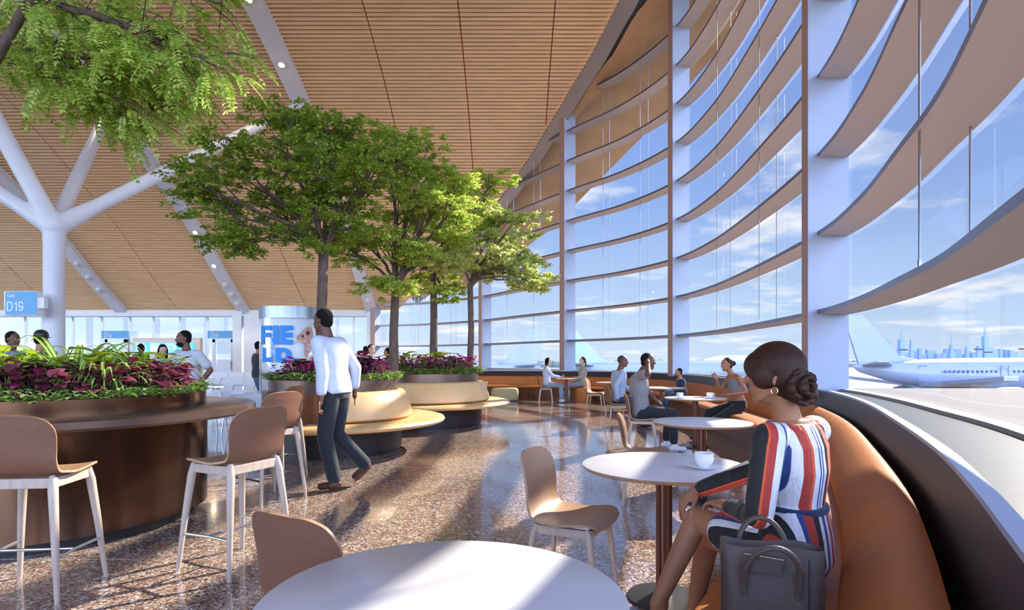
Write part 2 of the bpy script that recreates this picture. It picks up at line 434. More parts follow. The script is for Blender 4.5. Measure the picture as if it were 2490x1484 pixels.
for i, k in enumerate(colk+[GC.N-3]):
    p = GC.off(k, -.27); t_ = Vector((-GC.n[k].y, GC.n[k].x, 0)); n_ = GC.n[k]
    Mx = Matrix(((n_.x, t_.x, 0), (n_.y, t_.y, 0), (0, 0, 1)))
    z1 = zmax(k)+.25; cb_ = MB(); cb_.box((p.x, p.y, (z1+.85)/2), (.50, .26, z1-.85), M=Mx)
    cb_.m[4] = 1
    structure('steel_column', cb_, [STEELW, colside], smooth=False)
# ledge, sill
le = MB(); rings = []
def gfor(k):
    p = LC.p[k]; 
    best = min(range(GC.N+1), key=lambda j: (GC.p[j]-p).length); return GC.p[best]
for k in range(0, LC.N+1, 2):
    a = LC.off(k, -.02); b_ = LC.off(k, .0); c = LC.off(k, .03); 
    rings.append([Vector((*LC.off(k,-.075).xy, .60)), Vector((*LC.off(k,-.045).xy, .72)), Vector((*b_.xy, .915)), Vector((*LC.off(k,.01).xy, .922)), Vector((*c.xy, .922)), Vector((*c.xy, .60))])
le.loft(rings, True, True, 0)
for i in range((LC.N//2)): 
    pass
structure('trim_3', le, BRONZED, ang=30)
ed = MB(); ed.loft([[Vector((*LC.off(k,-.004).xy, .908)), Vector((*LC.off(k,.05).xy, .9225)), Vector((*LC.off(k,.05).xy, .928)), Vector((*LC.off(k,-.004).xy, .928))] for k in range(0, LC.N+1, 2)], True, True)
structure('trim_4', ed, mat('pale_metal_edge', (.42,.50,.66), .4), ang=30)
si = MB(); r_ = []
for k in range(0, LC.N+1, 2):
    q = gfor(k); q2 = LC.off(k, .55)
    q = q if LC.p[k].y > 9 else q2
    r_.append([Vector((*LC.off(k,.03).xy, .90)), Vector((q.x, q.y, .90)), Vector((q.x, q.y, .6)), Vector((*LC.off(k,.03).xy, .6))])
si.loft(r_, True, True)
structure('trim_5', si, STONE, ang=30)
# lower wall strip under the far windows
kw = MB(); kw.loft([[Vector((*GC.off(k,0).xy, -.2)), Vector((*GC.off(k,0).xy, .93)), Vector((*GC.off(k,-.12).xy, .93)), Vector((*GC.off(k,-.12).xy, -.2))] for k in range(0, GC.N+1, 3)], True, True)
structure('wall_right', kw, mat('dado', (.42,.38,.36), .5), ang=30)
# ================================================================== banquette along windows
def bench_seg(a, c, label, seam):
    t = thing('window_banquette', label, 'bench', (LC.off(a,-.5).x, LC.off(a,-.5).y, 0), group='curved window banquettes')
    def sweep(prof, a, c, shr=0):
        rr_ = []
        ks = list(range(a, c+1, 2)); 
        if ks[-1] != c: ks.append(c)
        for i, k in enumerate(ks):
            rr_.append([Vector((*LC.off(k, -o).xy, z)) for o, z in prof])
        return rr_
    g = 0
    seat = [(.33,.455),(.60,.462),(.76,.46),(.805,.445),(.82,.415),(.80,.38),(.74,.365),(.33,.36)]
    MB().loft(sweep(seat, a, c), True, True).build('seat_cushion', LEATHERD, t, world=True, ang=50)
    back = [(.34,.40),(.375,.47),(.36,.53),(.25,.69),(.20,.735),(.15,.745),(.11,.73),(.10,.40)]
    MB().loft(sweep(back, a, c), True, True).build('backrest', LEATHER, t, world=True, ang=50)
    base = [(.06,.0),(.62,.0),(.66,.36),(.06,.36)]
    MB().loft(sweep(base, a, c), True, True).build('plinth', WALNUT, t, world=True, ang=30)
    return t
cuts = [0]
for px in (2300, 1812, 1700, 1600, 1500, 1400, 1310, 1240): 
    k = LC.find_px(px, 0, 40); cuts.append(k)
cuts.append(LC.N)
cuts = sorted(set(cuts))
bl = ['orange leather banquette beneath the nearest window in the foreground', 'orange leather banquette seating the woman in striped dress', 'orange leather banquette behind the woman in grey top',
      'orange leather banquette where the boy in navy sits', 'orange leather banquette behind the boy by the white column', 'orange leather banquette behind the man in light blue shirt',
      'orange leather banquette behind the empty chair in the distance', 'orange leather banquette behind the woman in beige blazer', 'pinkish orange banquette behind the person in white sweater', 'tan banquette at the far left end beside the olive ottoman','tan banquette end piece']
for i, (a, c) in enumerate(zip(cuts, cuts[1:])):
    bench_seg(a, c, bl[min(i, len(bl)-1)], True)
# ================================================================== back wall
FRAME = mat('frame_grey', (.62,.66,.72), .4, .3)
def bx(x0, x1, z0, z1, y, d=.06): return ((x0+x1)/2, y, (z0+z1)/2), (abs(x1-x0), d, abs(z1-z0))
def bpx(p0, p1, q0, q1, Y): a = W(p0, q0, Y); c = W(p1, q1, Y); return a.x, c.x, c.z, a.z
hd = MB(); hd.box((-18.5, 30, 3.62), (23.2, .5, .30)); hd.box((-18.5, 29.6, 3.50), (23.2, .12, .10))
structure('wall_back', hd, WHITE, smooth=False, bevel=.01)
gb = MB(); gb.box((-18.5, 30.05, 1.75), (23, .02, 3.5)); wb = structure('window_9', gb, GLASS, smooth=False)
for px in (60, 105, 176, 246, 315, 373, 437, 503, 571, 602, 690, 780, 860, 907):
    x = W(px, 800, 30).x; r = MB(); r.box((x, 30, 1.75), (.06 if px not in (246,315,503) else .1, .1, 3.5)); r.build('window_frame', FRAME, wb, smooth=False)
r = MB(); r.box((-18.5, 30, .05), (23, .12, .12)); r.build('window_frame', FRAME, wb, smooth=False)
for px, wd in ((583, .46), (905, .42)):
    x = W(px, 800, 29.8).x; cb_ = MB(); cb_.box((x, 29.7, 1.8), (wd, .4, 3.8)); structure('end_column', cb_, WHITE, smooth=False, bevel=.01)
pn = MB(); x0, x1, _, _ = bpx(594, 636, 765, 905, 29.4); pn.box(((x0+x1)/2, 29.4, 1.75), (x1-x0, .1, 3.5)); structure('wall_panel', pn, WHITE, smooth=False)
def text(s, size, m, parent, loc, rot=(PI/2,0,0), ext=.004, name='lettering', bold=0, align='LEFT'):
    cu = bpy.data.curves.new(name, 'FONT'); cu.body = s; cu.size = size; cu.extrude = ext; cu.offset = bold; cu.align_x = align
    tmp = bpy.data.objects.new('t', cu); COL.objects.link(tmp); bpy.context.view_layer.update()
    me = bpy.data.meshes.new_from_object(tmp.evaluated_get(bpy.context.evaluated_depsgraph_get())); bpy.data.objects.remove(tmp)
    me.materials.clear(); me.materials.append(m); me.name = name
    o = bpy.data.objects.new(name, me); COL.objects.link(o); o.parent = parent
    o.location = loc; o.rotation_euler = rot; return o
def glyph(ch):
    def arc(cx, cy, rx, ry, a0, a1, n=14): return [(cx+rx*math.cos(math.radians(a0+(a1-a0)*i/n)), cy+ry*math.sin(math.radians(a0+(a1-a0)*i/n))) for i in range(n+1)]
    if ch == 'D': return .80, [[(.10,0),(.10,1)], [(.10,.95),(.32,.95)]+arc(.34,.5,.34,.45,90,-90)+[(.10,.05)]]
    if ch == '1': return .55, [[(.36,0),(.36,1)], [(.10,.72),(.28,.80),(.36,.98)]]
    if ch == '9': return .68, [arc(.33,.67,.24,.28,0,360,22), [(.57,.67)]+arc(.33,.40,.24,.35,20,-150)]
    if ch == 'G': return .86, [arc(.44,.5,.36,.46,48,320,22)+[(.76,.12),(.78,.46)], [(.48,.46),(.80,.46)]]
    if ch == 'a': return .60, [[(.08,.52)]+arc(.28,.48,.18,.20,150,0)+[(.46,.10),(.50,.02)], arc(.26,.19,.18,.15,0,360,18)]
    if ch == 't': return .36, [[(.16,.88),(.16,.16)]+arc(.26,.14,.10,.11,180,280,6), [(.02,.66),(.30,.66)]]
    return .60, [[(.09,.36),(.50,.36)]+arc(.29,.36,.21,.30,0,315,20)]
def sign_text(s, size, parent, loc, wt=.10, dep=.008):
    mb = MB(); x = 0
    for ch in s:
        adv, st = glyph(ch)
        for pl in st:
            rings = []
            for i, p in enumerate(pl):
                a = Vector(pl[max(i-1,0)]); c = Vector(pl[min(i+1,len(pl)-1)]); d = (c-a); d = d.normalized() if d.length > 1e-6 else Vector((1,0)); n = Vector((-d.y, d.x))*wt/2
                q = Vector(p); rings.append([Vector((loc[0]+(x+w.x)*size, loc[1]+dy, loc[2]+w.y*size)) for w, dy in ((q-n,0),(q+n,0),(q+n,-dep),(q-n,-dep))])
            mb.loft(rings, True, True)
        x += adv
    mb.build('lettering', SIGNW, parent, smooth=False)
for i, (a, c, d0, d1) in enumerate(((248,313,253,306), (506,571,515,567))):
    x0, x1, z0, z1 = bpx(a, c, 805, 823, 29.7)
    t = thing('gate_sign', 'blue Gate D19 sign above the %s glass gate door' % ('left' if i == 0 else 'right'), 'sign', ((x0+x1)/2, 29.72, z0), group='gate signs above doors')
    MB().box((0,0,(z1-z0)/2), (x1-x0, .12, z1-z0)).build('panel', BLUE, t, smooth=False)
    sign_text('Gate', .07, t, (-(x1-x0)/2+.17, -.062, .275), .14); sign_text('D19', .19, t, (-(x1-x0)/2+.15, -.062, .05), .14)
    x0, x1, z0, z1 = bpx(d0, d1, 825, 905, 29.7); z0 = 0
    d = MB()
    W_ = x1-x0; fw = .14
    d.box((x0+fw/2, 29.8, z1/2), (fw,.1,z1)); d.box((x1-fw/2, 29.8, z1/2), (fw,.1,z1)); d.box(((x0+x1)/2, 29.8, z1-.08), (W_,.1,.16)); d.box(((x0+x1)/2, 29.8, .12), (W_,.1,.24))
    dd = structure('door_%d' % (i+1), d, FRAME, smooth=False)
    MB().box(((x0+x1)/2, 29.8, z1/2), (W_-.1, .02, z1-.1)).build('door_glass', GLASS, dd, smooth=False)
    MB().box((x1-.12, 29.72, 1.0), (.03,.05,.4)).build('door_handle', CHROME, dd, smooth=False)
# sign on column
p = W(57, 738, 13.3)
t = thing('gate_sign', 'large blue Gate D19 sign hung on the round white column', 'sign', (p.x, p.y, p.z-.27), rz=-.12)
MB().box((0,0,.27), (.82,.16,.54)).build('frame', WHITE, t, smooth=False, bevel=.004)
MB().box((0.02,-.082,.27), (.78,.006,.52)).build('panel', BLUE, t, smooth=False)
sign_text('Gate', .082, t, (-.31,-.085,.40), .13); sign_text('D19', .215, t, (-.33,-.085,.09), .125)
MB().box((.46,.0,.27), (.22,.1,.24)).build('bracket', WHITE, t, smooth=False)
# branching column
tc_ = V(-10.9, 14, 0)
cm = MB()
cm.tube([tc_, tc_+V(0,0,4.0), tc_+V(0,0,4.6)], [.22,.22,.24], 28)
fk = tc_+V(0,0,4.45)
for e_, r0, r1_ in ((V(-13.6,20,10.0),.17,.15), (V(-7.1,20,10.0),.17,.15), (V(-14.3,13.5,11.2),.2,.16), (V(-17.5,14,8.6),.18,.15)):
    d = (e_-fk); cm.tube([fk-d.normalized()*.05, fk+d*.06, fk+d*.13, fk+d*.5, e_], [.26,.215,r0,r0,r1_], 24)
cm.ell(fk+V(0,0,.05), (.27,.27,.34), n=24)
o = structure('steel_tree_column', cm, BEAMW, ang=70)
rm = o.modifiers.new('r','REMESH'); rm.mode = 'VOXEL'; rm.voxel_size = .035; rm.use_smooth_shade = True
sm = o.modifiers.new('s','SMOOTH'); sm.factor = .5; sm.iterations = 5
# unseen side and rear hall walls, opened up between posts to brighten the ceiling
wl = MB(); wl.box((-30.1, 8, .3), (.2, 44, .6)); wl.box((-30.1, 8, 11.6), (.2, 44, 2.4))
for k in range(12): wl.box((-30.1, -13.8+k*4, 6), (.3,.3,12))
structure('wall_left', wl, WHITE, smooth=False)
wf = MB(); wf.box((-18, -14.1, .3), (24.4, .2, .6)); wf.box((-18, -14.1, 11.6), (24.4, .2, 2.4))
for k in range(7): wf.box((-30+k*4, -14.1, 6), (.3,.3,12))
structure('wall_rear', wf, WHITE, smooth=False)
# ================================================================== outside
GZ = -5.0
APRON = mat('apron', (.20,.19,.185), .8, var=.15, vscale=.08)
g = MB(); g.box((0, 1500, GZ-.5), (9000, 3400, 1)); structure('ground', g, APRON, smooth=False)
# pale flat roof just outside
rf = MB(); rf.prism([(5.6,-8),(60,-8),(60,41),(-20,41),(-9,32.5),(-7.3,31.2),(-3,29.3),(0,27),(5.3,18),(6.2,13),(5.3,7),(3.4,3),(1.5,-1)], -2.1, -.75)
structure('roof_terrace', rf, mat('pale_roof_membrane', (.12,.10,.088), .85, var=.08, vscale=2, bump=.3, bscale=25), smooth=False)
PLW = mat('aircraft_white', (.32,.34,.42), .3, coat=.4)
PLG = mat('aircraft_grey', (.40,.43,.50), .35, .4)
PLB = mat('aircraft_window', (.04,.07,.20), .2)
def plane(name, label, org, rz, detail=True, tailc=None, L_=55, wx=0):
    t = thing(name, label, 'aircraft', org, rz=rz, group=None)
    R = 2.35
    prof = [(-L_/2,.05),(-L_/2+1,.55),(-L_/2+5,1.35),(-L_/2+10,2.0),(-L_/2+15,R),(L_/2-8,R),(L_/2-4,R*.86),(L_/2-1.5,R*.55),(L_/2,.1)]
    f = MB(); rings = []
    for x, r in prof:
        zc = (R-r)*.55 if x < 0 else -(R-r)*.25
        rings.append([Vector((x, r*math.cos(2*PI*k/28), zc+r*math.sin(2*PI*k/28))) for k in range(28)])
    f.loft(rings, True, True); f.build('fuselage', PLW, t, ang=60)
    # fin
    def slab(poly, th, name, m, axis='y', y0=0):
        mb = MB(); a = []; c = []
        for p in poly: 
            a.append(Vector((p[0], y0-th/2, p[1])) if axis == 'y' else Vector((p[0], p[1], p[2]-th/2)))
            c.append(Vector((p[0], y0+th/2, p[1])) if axis == 'y' else Vector((p[0], p[1], p[2]+th/2)))
        n = len(poly); mb.add(a+c, [tuple(range(n)), tuple(range(2*n-1, n-1, -1))]+[(k, n+k, n+(k+1) % n, (k+1) % n) for k in range(n)])
        return mb.build(name, m, t, smooth=False, bevel=.03)
    x0 = -L_/2
    slab([(x0+1.0,1.0),(x0-1.2,8.0),(x0+1.4,8.1),(x0+6.5,2.6),(x0+9.5,2.0)], .35, 'tail_fin', tailc or PLW)
    for sgn in (1, -1):
        slab([(x0+1.2,sgn*.3,1.4),(x0-1.2,sgn*7,1.9),(x0+.4,sgn*7,1.9),(x0+5,sgn*.8,1.4)], .2, 'tailplane', PLW, 'z')
        slab([(wx-3,sgn*1.6,-1.2),(wx-9.5,sgn*22,.3),(wx-8,sgn*22,.3),(wx+5,sgn*1.8,-1.3)], .45, 'wing', PLG if detail else PLW, 'z')
        e = MB(); e.lathe([(1.15,-2.4),(1.28,-1.8),(1.25,0),(.9,2.2),(.55,3.2),(.5,3.1),(.85,1.0),(1.05,-2.0),(1.15,-2.4)], n=28)
        e.v = [(-z+3.2+wx, y+sgn*7.5, x-2.5) for x, y, z in e.v]
        eo = e.build('engine', PLW, t, ang=50)
        c = MB(); c.lathe([(.02,-2.2),(.35,-1.6),(1.04,-1.5),(1.04,-1.4),(.02,-1.4)], n=20); c.v = [(-z+3.2+wx, y+sgn*7.5, x-2.5) for x, y, z in c.v]; c.build('fan', KICK, eo)
    if detail:
        d = MB()
        for s in (-1,):
            k = 0; x = x0+11
            while x < L_/2-7:
                if not (abs(x-x0-19) < 1.0 or abs(x-x0-31) < 1.1):
                    w = MB(); w.box((x, s*R*.985, .55), (.22,.12,.34)); w.build('cabin_window', PLB, t, smooth=False)
                x += .62
            for xd in (x0+19, x0+31, x0+8.5):
                w = MB()
                for dx, dz, wx, wz in ((-.5,0,.06,2.0),(.5,0,.06,2.0),(0,1,1.06,.06),(0,-1,1.06,.06)): w.box((xd+dx, s*R*(.99 if xd > x0+10 else .68), .35+dz), (wx,.14,wz))
                w.build('door_outline', mat('door_line', (.3,.36,.55), .5), t, smooth=False)
        for sgn in (-1, 1):
            q = MB(); q.tube([(4,sgn*3,-4.6),(4,sgn*3,-2)], .25, 8); q.tube([(4,sgn*3-.5,-4.15),(4,sgn*3+.5,-4.15)], .6, 16); q.build('landing_gear', BLACK, t)
        q = MB(); q.tube([(L_/2-7,0,-4.6),(L_/2-7,0,-2)], .2, 8); q.tube([(L_/2-7,-.3,-4.2),(L_/2-7,.3,-4.2)], .5, 16); q.build('landing_gear', BLACK, t)
    return t
o_ = W(2053, 900, 78)
plane('airliner', 'long white airliner parked outside the large right-hand window', (o_.x+32.7, 80, -.95), math.radians(1.5), L_=62, wx=-20)
TB = mat('tail_pale_blue', (.42,.50,.64), .4)
o_ = W(1240, 870, 95); plane('airliner', 'distant airliner with pale slanted tail seen between the two far columns', (o_.x-22, 104, -1.4), math.radians(-178), False)
o_ = W(1480, 870, 80); plane('airliner', 'airliner with tall pale blue tail behind the man in light blue shirt', (o_.x+24, 118, -1.4), math.radians(4), False, TB, L_=52)
# dome building, fence strip
p = W(1800, 905, 165); t = thing('domed_terminal', 'low domed airport building seen beyond the woman in grey top', 'building', (p.x+1, 165, GZ))
mb = MB()
rr_ = []
for i in range(13):
    a = PI*i/12; rr_.append([Vector((-9*math.cos(a), y, 3.0+4.2*math.sin(a))) for y in (-6, 14)])
mb.loft(rr_, False); mb.add([r[0] for r in rr_], [tuple(range(13))]); mb.box((0,4,1.5), (18,20,3)); mb.build('hall', mat('dome_white', (.75,.8,.86), .5), t)
mb = MB()
for x in range(-8, 9, 2): mb.box((x, -6.1, 3.6), (1.6,.1,1.2))
mb.build('dome_window', mat('dome_glass', (.12,.25,.38), .2), t, smooth=False)
# skyline
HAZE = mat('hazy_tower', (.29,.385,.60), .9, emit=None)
rnd = random.Random(3)
def tower(px0, px1, ytop, lab, spire=0, name='skyscraper', taper=1, D=1500):
    a = W(px0, ytop, D); c = W(px1, ytop, D); w_ = c.x-a.x; h = a.z-GZ
    t = thing(name, lab, 'skyscraper', ((a.x+c.x)/2, D, GZ), group=None)
    m_ = MB(); q = w_/2
    rings = []
    for z, s in ((0,1),(h*.55,1),(h*.56,(1+taper)/2),(h*.8,(1+taper)/2),(h*.81,taper),(h,taper)):
        rings.append([Vector((x*q*s, y*q*s, z)) for x, y in ((-1,-1),(1,-1),(1,1),(-1,1))])
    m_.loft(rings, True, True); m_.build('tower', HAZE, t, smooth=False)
    for k in range(spire):
        s = MB(); x = (k-.5*(spire-1))*w_*.35; s.tube([(x,0,h-1),(x,0,h+spire_h)], [1.3,.5], 6); s.build('antenna', HAZE, t)
    return t
spire_h = 26
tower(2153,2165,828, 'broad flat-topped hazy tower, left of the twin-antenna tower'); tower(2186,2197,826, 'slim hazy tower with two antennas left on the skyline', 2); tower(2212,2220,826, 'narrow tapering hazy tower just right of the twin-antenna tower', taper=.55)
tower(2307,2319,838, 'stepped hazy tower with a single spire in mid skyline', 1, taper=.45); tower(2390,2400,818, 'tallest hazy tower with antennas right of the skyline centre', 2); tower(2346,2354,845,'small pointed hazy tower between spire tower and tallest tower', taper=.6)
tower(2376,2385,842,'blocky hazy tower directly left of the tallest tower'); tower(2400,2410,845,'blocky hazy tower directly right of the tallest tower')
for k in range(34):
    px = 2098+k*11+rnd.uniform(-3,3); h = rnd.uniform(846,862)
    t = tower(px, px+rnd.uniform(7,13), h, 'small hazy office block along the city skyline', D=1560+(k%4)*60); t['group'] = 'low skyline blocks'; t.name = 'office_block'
# light masts
for px, y in ((2197,852),(2378,851),(2403,858),(2486,850)):
    D = 330; p = W(px, y, D); t = thing('light_mast', 'dark apron floodlight mast rising %s' % {2197:'behind the aircraft roof near the twin-antenna tower',2378:'just left of the tallest skyline tower',2403:'low and right of the tallest skyline tower',2486:'at the right picture edge'}[px], 'mast', (p.x, D, GZ))
    MB().tube([(0,0,0),(0,0,p.z-GZ)], [.3,.16], 8).build('mast', PLG, t)
    m_ = MB(); m_.box((0,0,p.z-GZ), (4.4,.5,.25))
    for k in range(7): m_.box((-2.1+k*.7, -.2, p.z-GZ+.35), (.42,.3,.5))
    m_.build('lamp_rack', KICK, t, smooth=False)
# distant tree line
m_ = MB()
for k in range(150):
    x = -40+k*3.4; m_.ell((x, 420+rnd.uniform(-4,4), GZ+1.6), (3.2, 2.5, rnd.uniform(2.5,4.6)), n=8)
tag(m_.build('tree_line', mat('hedge', (.16,.21,.16), .9)), 'dark green line of trees along the far edge of the airfield', 'trees', kind='stuff')
# ================================================================== round tables
def table(x, y, label, r=.45, z=.74, rz=0, group=None):
    t = thing('round_table', label, 'table', (x, y, 0), rz)
    m = MB(); m.lathe([(0,z-.022),(r-.012,z-.022),(r-.003,z-.012),(r,z-.002)], n=72); m.build('ply_rim', PLY, t)
    m = MB(); m.lathe([(r,z-.002),(r-.004,z+.001),(0,z+.001)], n=72); m.build('tabletop', LAMI, t, ang=60)
    m = MB(); m.lathe([(0,z-.03),(.12,z-.03),(.12,z-.022),(0,z-.022)], n=32); m.lathe([(.0,.02),(.036,.02),(.036,z-.03),(0,z-.03)], n=24)
    for k in range(4):
        a = k*PI/2+.4; m.tube([(.037*math.cos(a),.037*math.sin(a),.03),(.037*math.cos(a),.037*math.sin(a),z-.03)], .014, 10)
    m.build('pedestal', mat('pedestal_bronze', (.16,.065,.04), .28, .6) if 'pedestal_bronze' not in bpy.data.materials else bpy.data.materials['pedestal_bronze'], t)
    m = MB(); m.lathe([(0,0),(.2*r/.45,0),(.2*r/.45,.012),(.05,.03),(0,.03)], n=40); m.build('base_plate', BLACK, t)
    return t
table(-.167, 1.455, 'large white round table cropped at the bottom edge, nearest the camera')
table(.843, 3.26, 'white round table with one coffee cup in front of the woman in striped dress')
table(1.77, 5.48, 'empty white round table between the cup table and the two-cup table')
table(2.74, 8.79, 'white round table with two cups between grey-shirted man and woman')
table(3.02, 11.9, 'white round table in front of the boy in navy')
table(2.45, 14.5, 'small white round table behind the man in light blue shirt', r=.38)
table(1.59, 17.3, 'far white round table between the two seated people at the back', r=.30)
def cup(x, y, z, label, a=0, s=1):
    p = thing('saucer', 'white saucer under the ' + label, 'saucer', (x, y, z))
    MB().lathe([(0,.001),(.04,.001),(.045,.004),(.083,.016),(.086,.018),(.083,.020),(.045,.010),(0,.008)], n=40).build('dish', CHINA, p, ang=60)
    c = thing('coffee_cup', label, 'cup', (x, y, z+.011), a)
    MB().lathe([(0,0),(.030,0),(.032,.006),(.044,.022),(.049,.045),(.050,.074),(.048,.075),(.046,.046),(.040,.025),(.028,.010),(0,.008)], n=40).build('bowl', CHINA, c, ang=60)
    MB().lathe([(0,.058),(.046,.058)], n=32).build('coffee', COFFEE, c)
    MB().tube([(.046,0,.06),(.062,0,.064),(.074,0,.052),(.072,0,.036),(.058,0,.024),(.045,0,.026)], .0055, 8).build('handle', CHINA, c)
p1 = W(1712, 1140, 3.13)
cup(p1.x, 3.13, .742, 'white coffee cup beside the woman in striped dress', .6)
cup(2.46, 8.62, .742, 'white coffee cup nearest the man in grey t-shirt', 1.2)
cup(2.90, 8.62, .742, 'white coffee cup nearest the woman in grey top', .2)
g_ = thing('water_glass', 'small clear tumbler on the far table', 'glass', (1.50, 17.2, .742)); MB().lathe([(0,.0),(.03,0),(.035,.12),(.032,.12),(.028,.01),(0,.01)], n=20).build('tumbler', GLASS, g_)
# ================================================================== chairs
def shell_mb(wf, wb, d, hb, z0, th=.012, inset=0):
    """moulded seat shell: faces +Y, seat centre at origin, returns inner and outer grids"""
    # profile along the shell centre line : front -> back -> top
    prof = [(d*.50,-.018,.80),(d*.44,.002,.95),(d*.30,.006,1.0),(d*.12,-.004,1.0),(-d*.10,-.010,1.0),(-d*.28,.002,.99),(-d*.40,.035,.97),(-d*.47,.09,.95),(-d*.51,.16,.96),(-d*.545,.25*hb/.36,.98),(-d*.568,.292*hb/.36,.94),(-d*.585,.332*hb/.36,.82),(-d*.596,.355*hb/.36,.60),(-d*.60,.363*hb/.36,.32)]
    nu = 14; top = []; 
    for i, (y, z, w) in enumerate(prof):
        row = []
        hw = (wf if i < 6 else wb)/2*w
        cup_ = .022 if i < 6 else -.045*min(1, (i-5)/3)
        for k in range(nu+1):
            u = -1+2*k/nu
            if i < 6: row.append(Vector((u*hw, y-(abs(u)**3)*.012*(i < 2), z0+z+cup_*(u*w)**2)))
            else: row.append(Vector((u*hw, y-cup_*(u*w)**2, z0+z)))
        top.append(row)
    return top
def shell(name, t, wf, wb, d, hb, z0, m_in, m_out):
    g = shell_mb(wf, wb, d, hb, z0)
    # subdivide rows by catmull for smoothness
    rows = []
    n = len(g)
    for i in range(n-1):
        for s in range(3):
            u = s/3; a = g[max(i-1,0)]; b = g[i]; c = g[i+1]; dd = g[min(i+2,n-1)]
            rows.append([.5*((2*b[k])+(c[k]-a[k])*u+(2*a[k]-5*b[k]+4*c[k]-dd[k])*u*u+(3*b[k]-a[k]-3*c[k]+dd[k])*u**3) for k in range(len(b))])
    rows.append(g[-1])
    R = len(rows); C = len(rows[0]); nr = []
    for i in range(R):
        r = []
        for k in range(C):
            du = rows[i][min(k+1,C-1)]-rows[i][max(k-1,0)]; dv = rows[min(i+1,R-1)][k]-rows[max(i-1,0)][k]
            r.append(du.cross(dv).normalized())
        nr.append(r)
    s_ = -1 if nr[R//4][C//2].z < 0 else 1
    outer = [[rows[i][k]-nr[i][k]*s_*.013 for k in range(C)] for i in range(R)]
    m = MB(); m.loft(rows, False, False, 0)
    m.loft(outer, False, False, 1)
    # rim
    rim = [(i, 0) for i in range(R)]+[(R-1, k) for k in range(1, C)]+[(i, C-1) for i in range(R-2, -1, -1)]+[(0, k) for k in range(C-2, 0, -1)]
    m.loft([[rows[i][k] for i, k in rim], [outer[i][k] for i, k in rim]], True, False, 2)
    return m.build(name, [m_in, m_out, PLY], t, ang=50)
def dining_chair(label, loc, face, group=None):
    t = thing('dining_chair', label, 'chair', (loc[0], loc[1], 0), face-PI/2)
    shell('seat_shell', t, .46, .43, .44, .36, .455, SHELLI, SHELL)
    for sx, sy in ((-1,1),(1,1),(-1,-1),(1,-1)):
        m = MB(); m.tube([(sx*.20,sy*.205-.01,0),(sx*.175,sy*.17-.01,.30),(sx*.165,sy*.155-.01,.395),(sx*.15,sy*.14-.01,.432)], [.011,.017,.020,.018], 12); m.build('leg', ASH, t)
    m = MB()
    for sy in (.145,-.165): m.box((0,sy,.412), (.30,.026,.045))
    for sx in (-.155,.155): m.box((sx,-.01,.412), (.026,.30,.045))
    m.build('seat_rail', ASH, t, smooth=False, bevel=.004)
    return t
dc = dining_chair('empty dining chair facing the cup table, in the centre foreground', (.34, 3.25), -.45)
def put(lab, x, y, f): return copy_tree(dc, (x, y, 0), f-PI/2, lab)
put('brown chair with a dark woven back half hidden by the nearest table', -.63, 2.17, math.radians(60))
put('empty beige chair at the middle empty table, behind the cup table', 1.25, 5.45, math.radians(-12))
put('chair holding the man in grey t-shirt', 1.90, 8.55, math.radians(-10))
put('chair holding the man in light blue shirt', 2.03, 11.3, math.radians(5))
put('empty brown chair in the distance left of the men', 2.13, 14.9, math.radians(-20))
put('chair holding the person in white sweater', 1.03, 17.8, math.radians(0))
def stool(label, loc, face):
    t = thing('bar_stool', label, 'stool', (loc[0], loc[1], 0), face-PI/2)
    shell('seat_shell', t, .47, .45, .43, .34, .685, SHELLI, SHELL)
    for sx, sy in ((-1,1),(1,1),(-1,-1),(1,-1)):
        m = MB(); m.tube([(sx*.245,sy*.225,0),(sx*.215,sy*.195,.35),(sx*.19,sy*.17,.60),(sx*.18,sy*.155,.668),(sx*.176,sy*.152,.685)], [.013,.020,.025,.023,.012], 14); m.build('leg', ASHW, t)
    m = MB()
    for sy in (.158,-.158): m.box((0,sy,.645), (.35,.026,.055))
    for sx in (-.182,.182): m.box((sx,0,.645), (.026,.31,.055))
    m.build('seat_rail', ASHW, t, smooth=False, bevel=.004)
    m = MB(); z = .235
    for sx in (-1, 1): m.tube([(sx*.222,.205,z),(sx*.205,0,z),(sx*.222,-.205,z)], .009, 10)
    m.tube([(-.207,0,z),(.207,0,z)], .009, 10); m.build('footrest', CHROME, t)
    return t
st = stool('bar stool cropped by the left edge, at the curved planter counter', (-2.72, 3.37), math.radians(96))
# footrest runs along the sides of this stool
copy_tree(st, (-1.78, 3.80, 0), math.radians(156)-PI/2, 'bar stool in the middle foreground with its sunlit woven back')
copy_tree(st, (-2.28, 5.50, 0), math.radians(150)-PI/2, 'bar stool standing behind the middle one, by the walking man')
copy_tree(st, (-2.62, 6.55, 0), math.radians(170)-PI/2, 'bar stool farthest behind, mostly hidden by the middle stool')
# ================================================================== planter counter (left)
CX, CY = -3.75, 4.85
t = thing('planter_counter', 'round bronze drum planter with counter ledge at left foreground', 'planter', (CX, CY, 0))
MB().lathe([(0,0),(1.0,0),(1.0,.10),(0,.10)], n=72).build('toe_kick', KICK, t)
MB().lathe([(0,.09),(1.1,.09),(1.1,.87),(0,.87)], n=96).build('drum', BRONZE, t, ang=30)
MB().lathe([(0,.86),(1.48,.86),(1.5,.88),(1.5,.925),(1.49,.93),(0,.93)], n=110).build('counter_ledge', BRONZET, t, ang=30)
MB().lathe([(1.09,.925),(1.09,1.045),(1.075,1.05),(1.06,1.045),(1.06,.925)], n=96).build('planter_rim', BRONZE, t, ang=30)
MB().lathe([(0,1.0),(1.065,.99)], n=48).build('soil_bed', SOIL, t)
